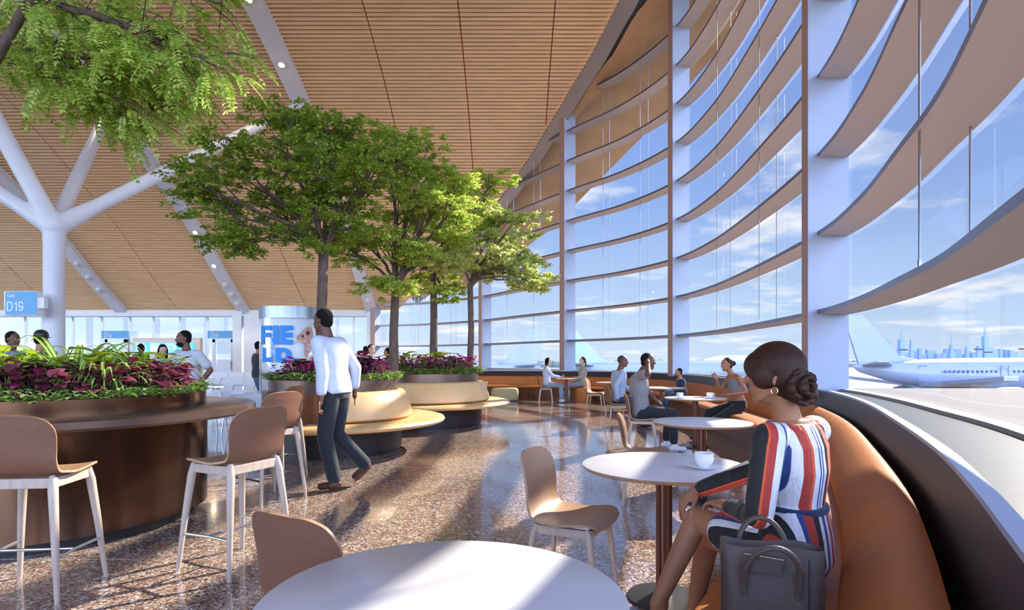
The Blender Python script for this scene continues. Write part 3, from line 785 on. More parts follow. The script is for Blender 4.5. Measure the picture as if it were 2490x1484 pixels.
# ================================================================== island planters with benches
def island(cx, cy, rp, rs, label, a0, a1, sx=1, sy=1, full=False, wood=None):
    t = thing('planter_bench', label, 'planter bench', (cx, cy, 0))
    kw = dict(sx=sx, sy=sy)
    MB().lathe([(0,0),(rp+.04,0),(rp+.04,.05),(rp+.07,.05),(rp+.07,.37),(0,.37)], n=80, **kw).build('plinth', BRONZED, t, ang=30)
    MB().lathe([(rp-.02,.86),(rp,.86),(rp,1.035),(rp-.012,1.04),(rp-.03,1.035),(rp-.03,.86)], n=80, closeprof=True, **kw).build('planter_rim', BRONZET, t, ang=30)
    MB().lathe([(0,.99),(rp-.03,.98)], n=48, **kw).build('soil_bed', SOIL, t)
    MB().lathe([(0,.37),(rp+.06,.37),(rp+.08,.87),(0,.87)], n=80, **kw).build('drum', WALNUT, t, ang=30)
    MB().lathe([(rp+.05,.40),(rs-.05,.40),(rs-.005,.415),(rs+.01,.445),(rs-.01,.475),(rs-.06,.487),(rp+.05,.475)], n=80, a0=a0-.25, a1=a1+.1, **kw).build('seat_cushion', TAN, t, ang=50)
    MB().lathe([(rp+.02,.49),(rp+.20,.49),(rp+.235,.52),(rp+.21,.62),(rp+.13,.84),(rp+.09,.875),(rp+.02,.88)], n=80, a0=a0, a1=a1, **kw).build('back_cushion', TAN, t, ang=50)
    return t
island(-2.6, 8.6, .90, 1.60, 'nearer round planter bench with tan leather cushion behind the walking man', math.radians(-78), math.radians(75))
island(-1.85, 12.0, 1.16, 1.80, 'farther round planter bench with tan leather cushion and flowers', math.radians(-125), math.radians(70))
# ottoman and side things
t = thing('ottoman', 'olive green padded ottoman at the far end of the hall', 'ottoman', (-.22, 18.3, 0))
m = MB(); rings = []
for z, s in ((.04,.92),(.07,.98),(.2,1.0),(.33,.98),(.38,.94),(.41,.84)):
    rings.append([Vector((.43*s*math.copysign(abs(math.cos(a))**.4, math.cos(a)), .32*s*math.copysign(abs(math.sin(a))**.4, math.sin(a)), z)) for a in [2*PI*k/40 for k in range(40)]])
m.loft(rings, True, True); m.build('cushion', mat('olive_fabric', (.40,.33,.17), .7, bump=.1, bscale=100), t, ang=60)
MB().box((0,0,.02), (.7,.5,.04)).build('plinth', BLACK, t, smooth=False)
t = thing('luggage_stand', 'slim wooden stand beside the olive ottoman', 'stand', (-.88, 17.4, 0))
for x in (-.12,.12):
    for y in (-.1,.1): MB().box((x,y,.3), (.03,.03,.6)).build('leg', ASH, t, smooth=False)
MB().box((0,0,.61), (.3,.26,.03)).build('top', ASH, t, smooth=False)
# ================================================================== display cylinder
R_ = .63; Yc = 12.9; pc = W(706, 870, Yc)
t = thing('display_cylinder', 'glass display column with big blue letters and a steel cap', 'display', (pc.x, Yc, 0))
zt = 1.33+(872-752)*Yc/FPX+.02; zb = zt-.25
MB().lathe([(0,zb),(R_+.01,zb),(R_+.01,zt),(0,zt)], n=64).build('cap', mat('cap_steel', (.40,.45,.52), .3, .8, var=.3, vscale=8, stretch=(1,1,.1)), t, ang=30)
MB().lathe([(R_-.05,.55),(R_-.05,zb)], n=64).build('inner_screen', mat('display_white', (.80,.83,.88), .4), t)
MB().lathe([(R_,.55),(R_,zb)], n=64).build('glass_skin', GLASS, t)
MB().lathe([(0,0),(R_+.01,0),(R_+.01,.55),(0,.55)], n=64).build('base', BRONZED, t, ang=30)
rad = R_+.012
def cylpt(u, z):   # u metres to the right of the centre line facing camera
    a = -PI/2+u/rad - math.atan2(pc.x, Yc)*1.0
    return Vector((rad*math.cos(a), rad*math.sin(a), z))
def strip(mb, u0, u1, z0, z1, n=8, mi=0):
    mb.loft([[cylpt(u0+(u1-u0)*k/n, z0), cylpt(u0+(u1-u0)*k/n, z1)] for k in range(n+1)], False, False, mi)
def zpx(y): return 1.33+(872-y)*(Yc-.55)/FPX
zA, zB = zpx(838), zpx(792); zC, zD = zpx(881), zpx(846)
def blk(name, rects, arcs=()):
    mb = MB()
    for r in rects: strip(mb, *r)
    for a in arcs: 
        cu, cz, ro, rz_, ri, riz = a; rr = []
        for k in range(13):
            q = -PI/2+PI*k/12; rr.append([cylpt(cu+ro*math.cos(q), cz+rz_*math.sin(q)), cylpt(cu+ri*math.cos(q), cz+riz*math.sin(q))])
        mb.loft(rr, False)
    mb.build(name, FBLUE, t)
H_ = zB-zA; T_ = .10; e1 = .06
blk('letter_e', [(e1-.26,e1-.15,zA,zB),(e1-.15,e1,zA,zA+T_),(e1-.15,e1-.01,(zA+zB)/2-T_/2,(zA+zB)/2+T_/2),(e1-.15,e1,zB-T_,zB)])
blk('letter_i', [(e1-.42,e1-.30,zA,zB)])
blk('letter_f', [(e1-.78,e1-.66,zA,zB),(e1-.66,e1-.46,zB-T_,zB),(e1-.66,e1-.48,(zA+zB)/2-T_/2,(zA+zB)/2+T_/2)])
hh = (zD-zC)
blk('letter_d', [(e1-.36,e1-.25,zC,zD),(e1-.25,e1-.20,zC,zC+.09),(e1-.25,e1-.20,zD-.09,zD)], [(e1-.20,(zC+zD)/2,.17,hh/2,.06,hh/2-.09)])
blk('letter_l', [(e1-.72,e1-.62,zC,zD),(e1-.62,e1-.44,zC,zC+.10)])
blk('full_stop', [(e1-.005,e1+.08,zC,zC+.09)])
# vertical small word
cu = bpy.data.curves.new('w', 'FONT'); cu.body = 'MUSEUM'; cu.size = .105; cu.offset = .002
ob = bpy.data.objects.new('w', cu); COL.objects.link(ob); bpy.context.view_layer.update()
me = bpy.data.meshes.new_from_object(ob.evaluated_get(bpy.context.evaluated_depsgraph_get())); bpy.data.objects.remove(ob)
for v in me.vertices:
    x, y = v.co.x, v.co.y; q = cylpt(e1-.465+y, zpx(822)-x); v.co = q*1.004 if False else Vector((q.x*1.006, q.y*1.006, q.z))
me.materials.append(FBLUE); ob = bpy.data.objects.new('small_word', me); COL.objects.link(ob); ob.parent = t
# generic dinosaur skull picture on the glass
mb = MB(); u0 = .13
out = [(0,.10),(.03,.17),(.10,.22),(.18,.30),(.26,.36),(.34,.34),(.38,.22),(.36,.05),(.30,-.12),(.24,-.28),(.20,-.34),(.17,-.26),(.19,-.12),(.17,.0),(.10,.05),(.03,.06)]
zc_ = zpx(835)
mb.add([cylpt(u0+x, zc_+z) for x, z in out], [(0,1,2,15),(15,2,3,14),(14,3,4,13),(13,4,5,6),(13,6,7),(13,7,12),(12,7,8),(12,8,11),(8,9,11),(9,10,11)])
mb.build('skull_picture', mat('picture_pink', (.55,.20,.17), .6, var=.5, vscale=18, var2=(.75,.5,.45)), t, smooth=False)
mb = MB()
for k in range(7): x = .03+k*.022; mb.add([cylpt(u0+x, zc_+.05), cylpt(u0+x+.014, zc_+.05), cylpt(u0+x+.007, zc_+.0)], [(0,1,2)])
for (x, z, r) in ((.12,.15,.03),(.24,.22,.045)): mb.add([Vector((q.x*1.008, q.y*1.008, q.z)) for q in [cylpt(u0+x+r*math.cos(a), zc_+z+r*math.sin(a)) for a in [2*PI*k/10 for k in range(10)]]], [tuple(range(10))], 1)
mb.build('skull_teeth_and_sockets', [mat('tooth', (.85,.8,.7), .5), BLACK], t, smooth=False)
# ================================================================== gate desk
x0, x1, z0, z1 = bpx(323, 487, 822, 905, 26)
t = thing('gate_desk', 'gate desk backed by a light wood panel with blue screens', 'desk', ((x0+x1)/2, 26, 0)); w_ = x1-x0
MB().box((0,.1,z1/2), (w_,.25,z1)).build('back_panel', mat('light_oak', (.85,.68,.52), .5, var=.15, vscale=3, stretch=(.3,1,3)), t, smooth=False)
SCR = mat('blue_screen', (.02,.15,.45), .3, emit=(.03,.25,.75), estr=1.2); SCW = mat('white_screen_text', (.8,.85,.9), .4, emit=(.7,.85,1), estr=.9)
zs0 = W(0,858,26).z; zs1 = W(0,834,26).z; n = 4; sw = (w_-.35)/n
for k in range(n):
    xc = -w_/2+.1+sw*(k+.5)
    s = MB(); s.box((xc,-.06,(zs0+zs1)/2), (sw-.02,.05,zs1-zs0)); so_ = s.build('screen', SCR, t, smooth=False)
    q = MB(); rn = random.Random(k)
    q.box((xc-sw*.1,-.09,zs1-.06), (sw*.6,.006,.04))
    for r_i in range(5):
        q.box((xc-sw*.2+rn.uniform(-.05,.05),-.09,zs1-.13-r_i*.06), (sw*rn.uniform(.2,.4),.006,.022)); q.box((xc+sw*.22,-.09,zs1-.13-r_i*.06), (sw*.25,.006,.022))
    if k == 1: q.box((xc-.1,-.088,(zs0+zs1)/2-.03), (sw*.5,.006,.24))
    q.build('screen_text', SCW, so_, smooth=False)
MB().box((0,-1.5,.55), (w_*.8,.6,1.1)).build('counter', WHITE, t, smooth=False, bevel=.01)
# ================================================================== waiting seats
def beam_seat(label, loc, rz, n=4):
    t = thing('beam_seating', label, 'bench seat', loc, rz)
    for k in range(n):
        x = (k-(n-1)/2)*.6
        m = MB(); rings = []
        for y, z in ((.42,.42),(.2,.40),(.02,.40),(-.04,.46),(-.12,.66),(-.18,.84)):
            rings.append([Vector((x-.27,y,z)), Vector((x+.27,y,z)), Vector((x+.27,y-.01,z-.03)), Vector((x-.27,y-.01,z-.03))])
        m.loft(rings, True, True); m.build('seat', WHITE, t, ang=50)
    for k in range(n+1):
        x = (k-n/2)*.6; m = MB(); m.tube([(x,-.02,.42),(x,-.02,.62),(x,.3,.63),(x,.36,.44)], .014, 8); m.build('armrest', CHROME, t)
    MB().box((0,.12,.34), (n*.6,.07,.06)).build('beam', CHROME, t, smooth=False)
    for x in (-n*.2, n*.2):
        m = MB(); m.tube([(x,-.25,.02),(x,.12,.33),(x,.5,.02)], .02, 8); m.build('leg', CHROME, t)
    return t
bs = beam_seat('row of white airport seats behind the standing man', (-7.3, 12.9, 0), math.radians(-60))
copy_tree(bs, (-6.6, 15.5, 0), math.radians(170), 'row of white airport seats facing the hall by the gate door')
copy_tree(bs, (-9.4, 20.5, 0), math.radians(175), 'far row of white airport seats under the left gate door')
copy_tree(bs, (-6.9, 18.8, 0), math.radians(10), 'far row of white airport seats behind the display column')
def tub(label, loc, rz):
    t = thing('tub_chair', label, 'chair', loc, rz)
    MB().lathe([(.24,.36),(.30,.40),(.33,.60),(.335,.74),(.31,.76),(.285,.73),(.27,.50),(.22,.44)], n=32, a0=math.radians(150), a1=math.radians(390), closeprof=True).build('back', WHITE, t)
    MB().lathe([(0,.36),(.25,.36),(.28,.40),(.27,.45),(0,.46)], n=28).build('seat', WHITE, t)
    for a in range(4): q = math.radians(45+90*a); MB().tube([(.22*math.cos(q),.22*math.sin(q),.37),(.27*math.cos(q),.27*math.sin(q),0)], [.014,.010], 8).build('leg', CHROME, t)
    return t
a = W(580, 900, 10.2); tb = tub('white tub chair behind the counter ledge, left of the pair', (a.x, 10.2, 0), math.radians(160))
a = W(612, 900, 9.3); copy_tree(tb, (a.x, 9.3, 0), math.radians(200), 'white tub chair behind the counter ledge, right of the pair')
a = W(515, 900, 10.4); copy_tree(tb, (a.x, 10.4, 0), math.radians(90), 'white tub chair just right of the standing man in grey')
# grey info desk far centre
t = thing('info_counter', 'low grey counter behind the far planter trees', 'counter', (W(1010, 880, 24).x, 24, 0))
MB().box((0,0,.5), (1.9,.6,1.0)).build('body', mat('grey_counter', (.35,.4,.48), .5), t, smooth=False); MB().box((0,0,1.02), (2.0,.7,.05)).build('top', WHITE, t, smooth=False)
# fan panel held near the man with backpack: lectern
t = thing('wooden_lectern', 'small light wood lectern beside the man with backpack', 'lectern', (W(922, 900, 13.6).x, 13.7, 0))
MB().box((0,0,.5), (.26,.2,1.0)).build('body', ASH, t, smooth=False); MB().box((0,0,1.05), (.36,.3,.03), M=Matrix.Rotation(.4,3,'X')).build('top', ASH, t, smooth=False)
# ================================================================== handbag
BAG = mat('dark_brown_grey_leather', (.105,.078,.066), .5, spec=.3, bump=.25, bscale=120, var=.15, vscale=10)
t = thing('handbag', 'dark grey-brown leather tote bag standing on the banquette', 'bag', (.785, 1.80, .462), math.radians(-14))
m = MB(); rings = []
hw = .136
for i, (z, s, d) in enumerate(((0,.96,.075),(.012,1.0,.085),(.08,1.01,.088),(.16,1.0,.080),(.24,1.02,.066),(.298,1.03,.050),(.302,1.02,.046))):
    r_ = []
    for k in range(40):
        a = 2*PI*k/40; cx = math.copysign(abs(math.cos(a))**.35, math.cos(a)); sy_ = math.copysign(abs(math.sin(a))**.45, math.sin(a))
        y = d*sy_ - (.02*math.cos(cx*PI*.5)**2 if z > .2 else 0)*math.copysign(1, sy_)
        r_.append(Vector((hw*s*cx + (.012 if cx > .6 and abs(sy_) < .6 else 0), y, z+.006*math.sin(cx*4)*(z > .25))))
    rings.append(r_)
inner = [[p*1 for p in rings[-1]], [Vector((p.x*.94,p.y*.8,p.z-.03)) for p in rings[-1]], [Vector((p.x*.9,p.y*.8,.05)) for p in rings[-1]]]
m.loft(rings+inner[1:], True, True); m.build('body', BAG, t, ang=60)
m = MB(); m.box((.095,-.083,.16), (.003,.004,.26)); m.box((-.14,-.06,.15), (.003,.006,.28)); m.build('seam', BLACK, t, smooth=False)
for dy, ty, lean in ((-.088,-.05,-.085),(.075,.05,.07)):
    pts = []
    for k in range(17):
        a = PI*k/16; pts.append((-.075*math.cos(a)-.005, dy+lean*math.sin(a)*.6, .225+.125*math.sin(a)**.8 if dy > 0 else .225+(.105*math.sin(a))))
    MB().tube([(pts[0][0],dy+.012,.17)]+pts+[(pts[-1][0],dy+.012,.17)], .0085, 12).build('handle', BAG, t)
    for x in (-.08, .07):
        MB().box((x,dy+.008,.205), (.022,.006,.085)).build('handle_tab', BAG, t, smooth=False, bevel=.002)
        mb = MB(); mb.lathe([(0,.0),(.009,.0),(.0085,.004),(0,.005)], n=16); mb.v = [(a_+x, dy+.004-c_, b_+.225) for a_, b_, c_ in mb.v]; mb.build('gold_stud', GOLD, t)
MB().box((-.03,-.085,.262), (.11,.006,.05), M=Matrix.Rotation(.1,3,'Y')).build('front_strap', BAG, t, smooth=False, bevel=.002)
# ================================================================== plants
def leaf_blade(mb, base, d, up, L_, w_, droop=.3, seg=4, mi=0, fold=.25, mi2=None):
    """ovate leaf from base along d; fold makes a shallow V"""
    d = Vector(d).normalized(); up = Vector(up); s = d.cross(up).normalized(); n = s.cross(d).normalized()
    prof = [(0,.08),(.18,.62),(.42,1.0),(.68,.80),(.88,.40),(1,.02)]
    vs = []; 
    for t, wd in prof:
        p = Vector(base)+d*L_*t + Vector((0,0,-1))*droop*L_*t*t
        vs += [p-s*w_*.5*wd+n*fold*w_*wd*.5, p, p+s*w_*.5*wd+n*fold*w_*wd*.5]
    fs = []; k = len(prof)
    for i in range(k-1):
        a = i*3; fs += [(a,a+1,a+4,a+3),(a+1,a+2,a+5,a+4)]
    mb.add(vs, fs, mi)
def strap(mb, base, d, L_, w_, rise, droop, seg=9):
    d = Vector((d[0], d[1], 0)).normalized(); s = Vector((-d.y, d.x, 0)); rows = []
    for i in range(seg+1):
        t = i/seg; p = Vector(base)+d*L_*t*(.9-.15*t)+Vector((0,0,rise*math.sin(min(1,t*1.15)*PI/2)-droop*t**2.6)); w2 = w_*.5*(1-t**2.5)*(.55+.45*min(1,t*4))+.0005
        rows.append([p-s*w2+Vector((0,0,w2*.3)), p-s*w2*.4, p+s*w2*.4, p+s*w2+Vector((0,0,w2*.3))])
    for c, mi in ((0,0),(1,1),(2,0)):
        mb.loft([[r[c], r[c+1]] for r in rows], False, False, mi)
LG = leaf_mat('spider_green', (.10,.26,.03), (.22,.42,.05), trans=.4); LY = leaf_mat('spider_cream', (.55,.65,.18), (.72,.78,.35), trans=.4)
LIME = leaf_mat('lime_leaf', (.38,.55,.03), (.62,.70,.05), trans=.45)
PURP = leaf_mat('purple_leaf', (.10,.012,.035), (.50,.16,.22), (.20,.03,.08), trans=.35)
MAG = leaf_mat('magenta_petal', (.42,.01,.22), (.70,.05,.45), trans=.35)
IVY = leaf_mat('variegated_leaf', (.10,.28,.03), (.50,.60,.25), (.20,.38,.06), trans=.4)
GREEN = leaf_mat('deep_green_leaf', (.03,.14,.02), (.10,.30,.03), trans=.35)
STEM = mat('plant_stem', (.16,.20,.05), .6)
SRC = []
def plant(name, label, build, mats, group):
    t = thing(name, label, 'plant', (0, 0, -50), group=group)
    mb = MB(); sm_ = MB(); build(mb, sm_)
    mb.build('foliage', mats, t, ang=60)
    if sm_.v: sm_.build('stem', STEM, t)
    SRC.append(t); t['used'] = 0
    return t
rp = random.Random(5)
def b_spider(mb, sm_):
    for k in range(34):
        a = rp.uniform(0,2*PI); L_ = rp.uniform(.30,.52); strap(mb, (.015*math.cos(a),.015*math.sin(a),0), (math.cos(a),math.sin(a)), L_, rp.uniform(.026,.038), rp.uniform(.18,.34), rp.uniform(.06,.26))
def b_broad(n, h, L0, w0, dr, spread=.10, m2=None):
    def f(mb, sm_):
        for k in range(n):
            a = rp.uniform(0,2*PI); z = h*rp.uniform(.35,1); r = spread*rp.uniform(.3,1); p = Vector((r*math.cos(a), r*math.sin(a), z))
            el = rp.uniform(-.2,.7); d = (math.cos(a+rp.uniform(-.5,.5)), math.sin(a+rp.uniform(-.5,.5)), el)
            sm_.tube([(0,0,0), (p.x*.4,p.y*.4,z*.6), p], .0028, 5)
            L_ = L0*rp.uniform(.6,1.15); leaf_blade(mb, p, d, (0,0,1), L_, w0*L_/L0, dr, mi=0 if not m2 or rp.random() < m2 else 1)
    return f
def b_flowers(mb, sm_):
    for k in range(24):
        a = rp.uniform(0,2*PI); r = rp.uniform(.02,.12); z = rp.uniform(.07,.21); c = Vector((r*math.cos(a), r*math.sin(a), z)); sm_.tube([(c.x*.3,c.y*.3,0), c], .002, 5)
        for q in range(6):
            b = q*PI/3; leaf_blade(mb, c, (math.cos(b), math.sin(b), .9), (0,0,1), .040, .030, .3, mi=0)
    for k in range(26):
        a = rp.uniform(0,2*PI); r = rp.uniform(.02,.12); leaf_blade(mb, (r*math.cos(a), r*math.sin(a), rp.uniform(.02,.15)), (math.cos(a), math.sin(a), .2), (0,0,1), .07, .035, .3, mi=1)
G1 = 'plants in the left bronze planter'
spider = [plant('spider_plant', 'spider plant with arching cream-striped leaves in the left planter', b_spider, [LG, LY], 'spider plants in the left planter') for _ in range(3)]
coleus = [plant('coleus_plant', 'purple-pink coleus plant in the left planter', b_broad(28, .20, .110, .078, .32), [PURP], 'coleus plants in the left planter') for _ in range(3)]
lime = [plant('lime_leaf_plant', 'plant with broad lime-yellow leaves in the left planter', b_broad(16, .28, .15, .11, .3, .12, .7), [LIME, GREEN], 'lime-leaved plants in the left planter') for _ in range(2)]
ivy = [plant('variegated_ivy', 'low variegated green ground-cover plant along the left planter rim', b_broad(42, .09, .045, .028, .3, .12), [IVY], 'low ground-cover plants in the left planter') for _ in range(3)]
flow = [plant('magenta_flowers', 'bushy plant with magenta flowers in the nearer planter bench', b_flowers, [MAG, PURP], 'magenta flowering plants, nearer planter bench') for _ in range(3)]
green = [plant('broad_leaf_plant', 'tall broad dark green leaf plant in the nearer planter bench', b_broad(13, .22, .26, .10, .12, .06), [GREEN], 'broad green plants, nearer planter bench') for _ in range(2)]
PS = 1.3
def drop(src, x, y, z, label=None, group=None, s=1):
    c = copy_tree(src, (x, y, z), rp.uniform(0, 2*PI), label, group, scale=s*PS*rp.uniform(.85,1.15)); return c
def ring(cx, cy, R, n, a0, a1, srcs, z, jit=.05, **k):
    for i in range(n):
        a = a0+(a1-a0)*(i+.5)/n+rp.uniform(-.04,.04); r = R+rp.uniform(-jit,jit)
        drop(srcs[i % len(srcs)], cx+r*math.cos(a), cy+r*math.sin(a), z, **k)
FR = -PI/2   # towards camera
ring(CX, CY, .97, 30, -2.7, .9, ivy, .995, .03)
ring(CX, CY, .82, 17, -2.6, .8, coleus, 1.0, .05); ring(CX, CY, .62, 13, -2.6, .6, coleus, 1.03, .06)
ring(CX, CY, .45, 8, -2.8, .6, lime, 1.02, .06, s=1.0); ring(CX, CY, .80, 5, .9, 2.6, lime, 1.0)
for x, y, s in ((-.15,-.35,.95),(.45,-.15,.95),(-.45,.0,1.15),(.05,.1,1.1),(.62,-.35,.85),(-.75,-.2,1.0),(-.1,.55,1.1),(.5,.35,.9)): drop(spider[int(abs(x*10)) % 3], CX+x, CY+y, 1.06, s=s)
# planter bench 1
c1 = (-2.6, 8.6); c2 = (-1.85, 12.0)
lab = lambda t: dict(label=t[0], group=t[1])
A1 = ('low leafy ground-cover plant along the nearer planter bench rim', 'ground cover, nearer planter bench'); A2 = ('low leafy ground-cover plant along the farther planter bench rim', 'ground cover, farther planter bench')
ring(*c1, .80, 22, -2.9, .8, ivy, .985, .03, s=1.2, **lab(A1))
ring(*c1, .62, 12, -2.9, .8, flow, .99, .06, s=1.15)
ring(*c1, .42, 8, -2.9, .8, coleus, .99, s=1.3, **lab(('purple coleus plant in the nearer planter bench','coleus plants, nearer planter bench')))
ring(*c1, .35, 5, -2.6, -.2, green, .99, .1, s=1.0)
ring(*c2, 1.05, 30, -2.9, 1.0, ivy, .985, .03, s=1.4, **lab(A2))
ring(*c2, .88, 20, -2.6, .8, flow, .99, .08, s=1.3, **lab(('bushy plant with magenta flowers in the farther planter bench','magenta flowering plants, farther planter bench')))
ring(*c2, .6, 9, -2.6, .8, lime, .99, .1, s=1.1, **lab(('lime-leaved plant in the farther planter bench','lime plants, farther planter bench')))
ring(*c2, .35, 6, -2.6, .8, spider, .99, .1, s=.8, **lab(('arching striped leaf plant in the farther planter bench','striped plants, farther planter bench')))
for s_ in SRC:
    for ch in list(s_.children): bpy.data.objects.remove(ch)
    bpy.data.objects.remove(s_)
# ================================================================== trees
def np_leaves(name, pos, dirs, nrm, L_, w_, m, parent):
    n = len(pos); d = dirs/np.linalg.norm(dirs, axis=1, keepdims=True); s = np.cross(d, nrm); s /= np.linalg.norm(s, axis=1, keepdims=True)+1e-9
    nn = np.cross(s, d); L_ = L_[:,None]; w_ = w_[:,None]
    v = np.empty((n, 6, 3)); v[:,0] = pos; v[:,1] = pos+d*L_*.35+s*w_*.5+nn*w_*.15; v[:,2] = pos+d*L_*.75+s*w_*.38+nn*w_*.1; v[:,3] = pos+d*L_; v[:,4] = pos+d*L_*.75-s*w_*.38+nn*w_*.1; v[:,5] = pos+d*L_*.35-s*w_*.5+nn*w_*.15
    f = np.arange(n*6).reshape(n, 6); me = bpy.data.meshes.new(name)
    quads = np.concatenate([f[:,[0,1,2,3]], f[:,[0,3,4,5]]], axis=0)
    me.vertices.add(n*6); me.vertices.foreach_set('co', v.reshape(-1)); me.loops.add(quads.size); me.loops.foreach_set('vertex_index', quads.reshape(-1).astype(np.int32))
    me.polygons.add(len(quads)); me.polygons.foreach_set('loop_start', np.arange(0, quads.size, 4, dtype=np.int32)); me.polygons.foreach_set('loop_total', np.full(len(quads), 4, dtype=np.int32))
    me.update(calc_edges=True); me.validate(); me.materials.append(m)
    o = bpy.data.objects.new(name, me); COL.objects.link(o); o.parent = parent; return o
def bez(a, c, k1, k2, n=7):
    return [a*(1-t)**3+k1*3*t*(1-t)**2+k2*3*t*t*(1-t)+c*t**3 for t in [i/n for i in range(n+1)]]
def make_tree(label, bpx, Y, basez, forkpy, blobs, leafm, nleaf, leaf_L=.055, depth=1.2, seed=1, tr=.075, lean=0):
    R_ = random.Random(seed); rg = np.random.default_rng(seed); s = Y/FPX
    base = W(bpx, 900, Y); base.z = basez; fork = W(bpx+lean, forkpy, Y)
    t = thing('indoor_tree', label, 'tree', base)
    mb = MB(); l = lambda p: Vector(p)-base
    mid = (base+fork)/2+Vector((R_.uniform(-.04,.04), 0, 0))
    mb.tube([l(base), l(base+Vector((0,0,.12))), l(mid), l(fork)], [tr*1.35, tr*1.05, tr*.9, tr*.82], 12)
    pads = []
    for bi, (px, py, rx, ry) in enumerate(blobs):
        c = W(px, py, Y); c.y += R_.uniform(-.5,.5)*depth
        # main limb
        k1 = fork+Vector((0,0,1))*(c-fork).length*.25+(c-fork)*.1; k2 = fork+(c-fork)*.62+Vector((0,0,-.10*(c-fork).length if c.z > fork.z+.5 else .1))
        path = bez(fork-Vector((0,0,.12)), c, k1, k2, 9); r0 = tr*.42
        mb.tube([l(p)+Vector((R_.uniform(-.02,.02), R_.uniform(-.02,.02), R_.uniform(-.02,.02)))*(0 < i < 9) for i, p in enumerate(path)], [r0*(1-.72*i/9) for i in range(10)], 8)
        npad = max(4, int(rx*ry/620))
        for q in range(npad):
            a = R_.uniform(0, 2*PI); rr_ = math.sqrt(R_.random()); dz = R_.uniform(-1,1)
            pc_ = c+Vector((math.cos(a)*rr_*rx*s*.95, R_.uniform(-1,1)*depth*.55*math.sqrt(max(.1,1-rr_**2)), math.sin(a)*rr_*ry*s*.95))
            pads.append((pc_, R_.uniform(.20,.38)*min(1.25, rx*s/.45)))
            st_ = path[R_.randint(4, 8)]
            kk = st_+(pc_-st_)*.5+Vector((R_.uniform(-.08,.08), R_.uniform(-.08,.08), R_.uniform(.0,.14)))
            pts = [st_, st_+(kk-st_)*.5, kk, kk+(pc_-kk)*.5, pc_]
            mb.tube([l(p) for p in pts], [.014,.012,.009,.007,.004], 5)
            for w_ in range(4):
                a2 = R_.uniform(0,2*PI); e_ = pc_+Vector((math.cos(a2), math.sin(a2), R_.uniform(-.1,.25)))*pads[-1][1]*.8
                mb.tube([l(pts[3]), l((pts[3]+e_)/2+Vector((0,0,.03))), l(e_)], [.005,.004,.002], 4)
    mb.build('trunk', BARK, t, ang=80)
    # foliage: sprays in flattened pads
    per = nleaf//len(pads); P = []; D = []
    for pc_, pr in pads:
        ns = 13
        for k in range(ns):
            a = R_.uniform(0,2*PI); r1 = pr*math.sqrt(R_.random()); tip = np.array([pc_.x-base.x+r1*math.cos(a), pc_.y-base.y+r1*math.sin(a), pc_.z-base.z+R_.gauss(0,.055)-r1*r1*.35])
            d0 = np.array([math.cos(a+R_.gauss(0,.5)), math.sin(a+R_.gauss(0,.5)), R_.uniform(-.35,.1)])
            m_ = max(3, per//ns); u = rg.random(m_)[:,None]*.17
            P.append(tip+d0*u+rg.normal(0, .028, (m_,3))*np.array([1,1,.55])); D.append(d0*.8+rg.normal(0,.7,(m_,3))*np.array([1,1,.5]))
    P = np.concatenate(P); D = np.concatenate(D); n = len(P)
    nr = rg.normal(0,.42,(n,3)); nr[:,2] += 1
    L_ = leaf_L*rg.uniform(.6,1.25,n)
    np_leaves('foliage', P, D, nr, L_, L_*.5, leafm, t)
    return t
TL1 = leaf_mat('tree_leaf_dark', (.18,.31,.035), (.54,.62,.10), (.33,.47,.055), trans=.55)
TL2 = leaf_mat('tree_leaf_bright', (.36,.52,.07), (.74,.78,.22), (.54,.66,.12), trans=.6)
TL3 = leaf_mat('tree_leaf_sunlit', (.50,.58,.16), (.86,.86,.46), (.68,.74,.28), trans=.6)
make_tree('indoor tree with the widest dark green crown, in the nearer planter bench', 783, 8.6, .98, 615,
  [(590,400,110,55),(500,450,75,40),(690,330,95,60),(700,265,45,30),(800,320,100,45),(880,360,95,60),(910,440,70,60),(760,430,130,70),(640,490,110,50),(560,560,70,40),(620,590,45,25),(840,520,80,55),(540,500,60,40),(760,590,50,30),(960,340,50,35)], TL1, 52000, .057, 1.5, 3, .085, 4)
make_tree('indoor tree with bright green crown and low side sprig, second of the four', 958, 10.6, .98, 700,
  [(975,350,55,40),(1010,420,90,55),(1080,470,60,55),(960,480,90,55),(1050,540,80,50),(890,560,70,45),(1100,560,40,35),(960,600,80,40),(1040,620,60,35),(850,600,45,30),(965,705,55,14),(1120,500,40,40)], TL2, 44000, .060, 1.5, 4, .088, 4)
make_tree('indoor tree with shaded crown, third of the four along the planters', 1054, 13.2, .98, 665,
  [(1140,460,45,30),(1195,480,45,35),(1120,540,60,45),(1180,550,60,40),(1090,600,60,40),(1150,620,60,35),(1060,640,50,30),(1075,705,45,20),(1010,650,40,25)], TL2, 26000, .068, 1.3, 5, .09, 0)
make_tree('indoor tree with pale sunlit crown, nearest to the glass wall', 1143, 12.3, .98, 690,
  [(1215,500,50,35),(1245,545,60,45),(1200,590,65,45),(1275,600,45,45),(1240,650,60,35),(1160,620,60,40),(1292,665,32,40),(1170,665,55,22),(1285,700,25,20),(1110,640,35,30)], TL3, 28000, .070, 1.3, 6, .07, 0)
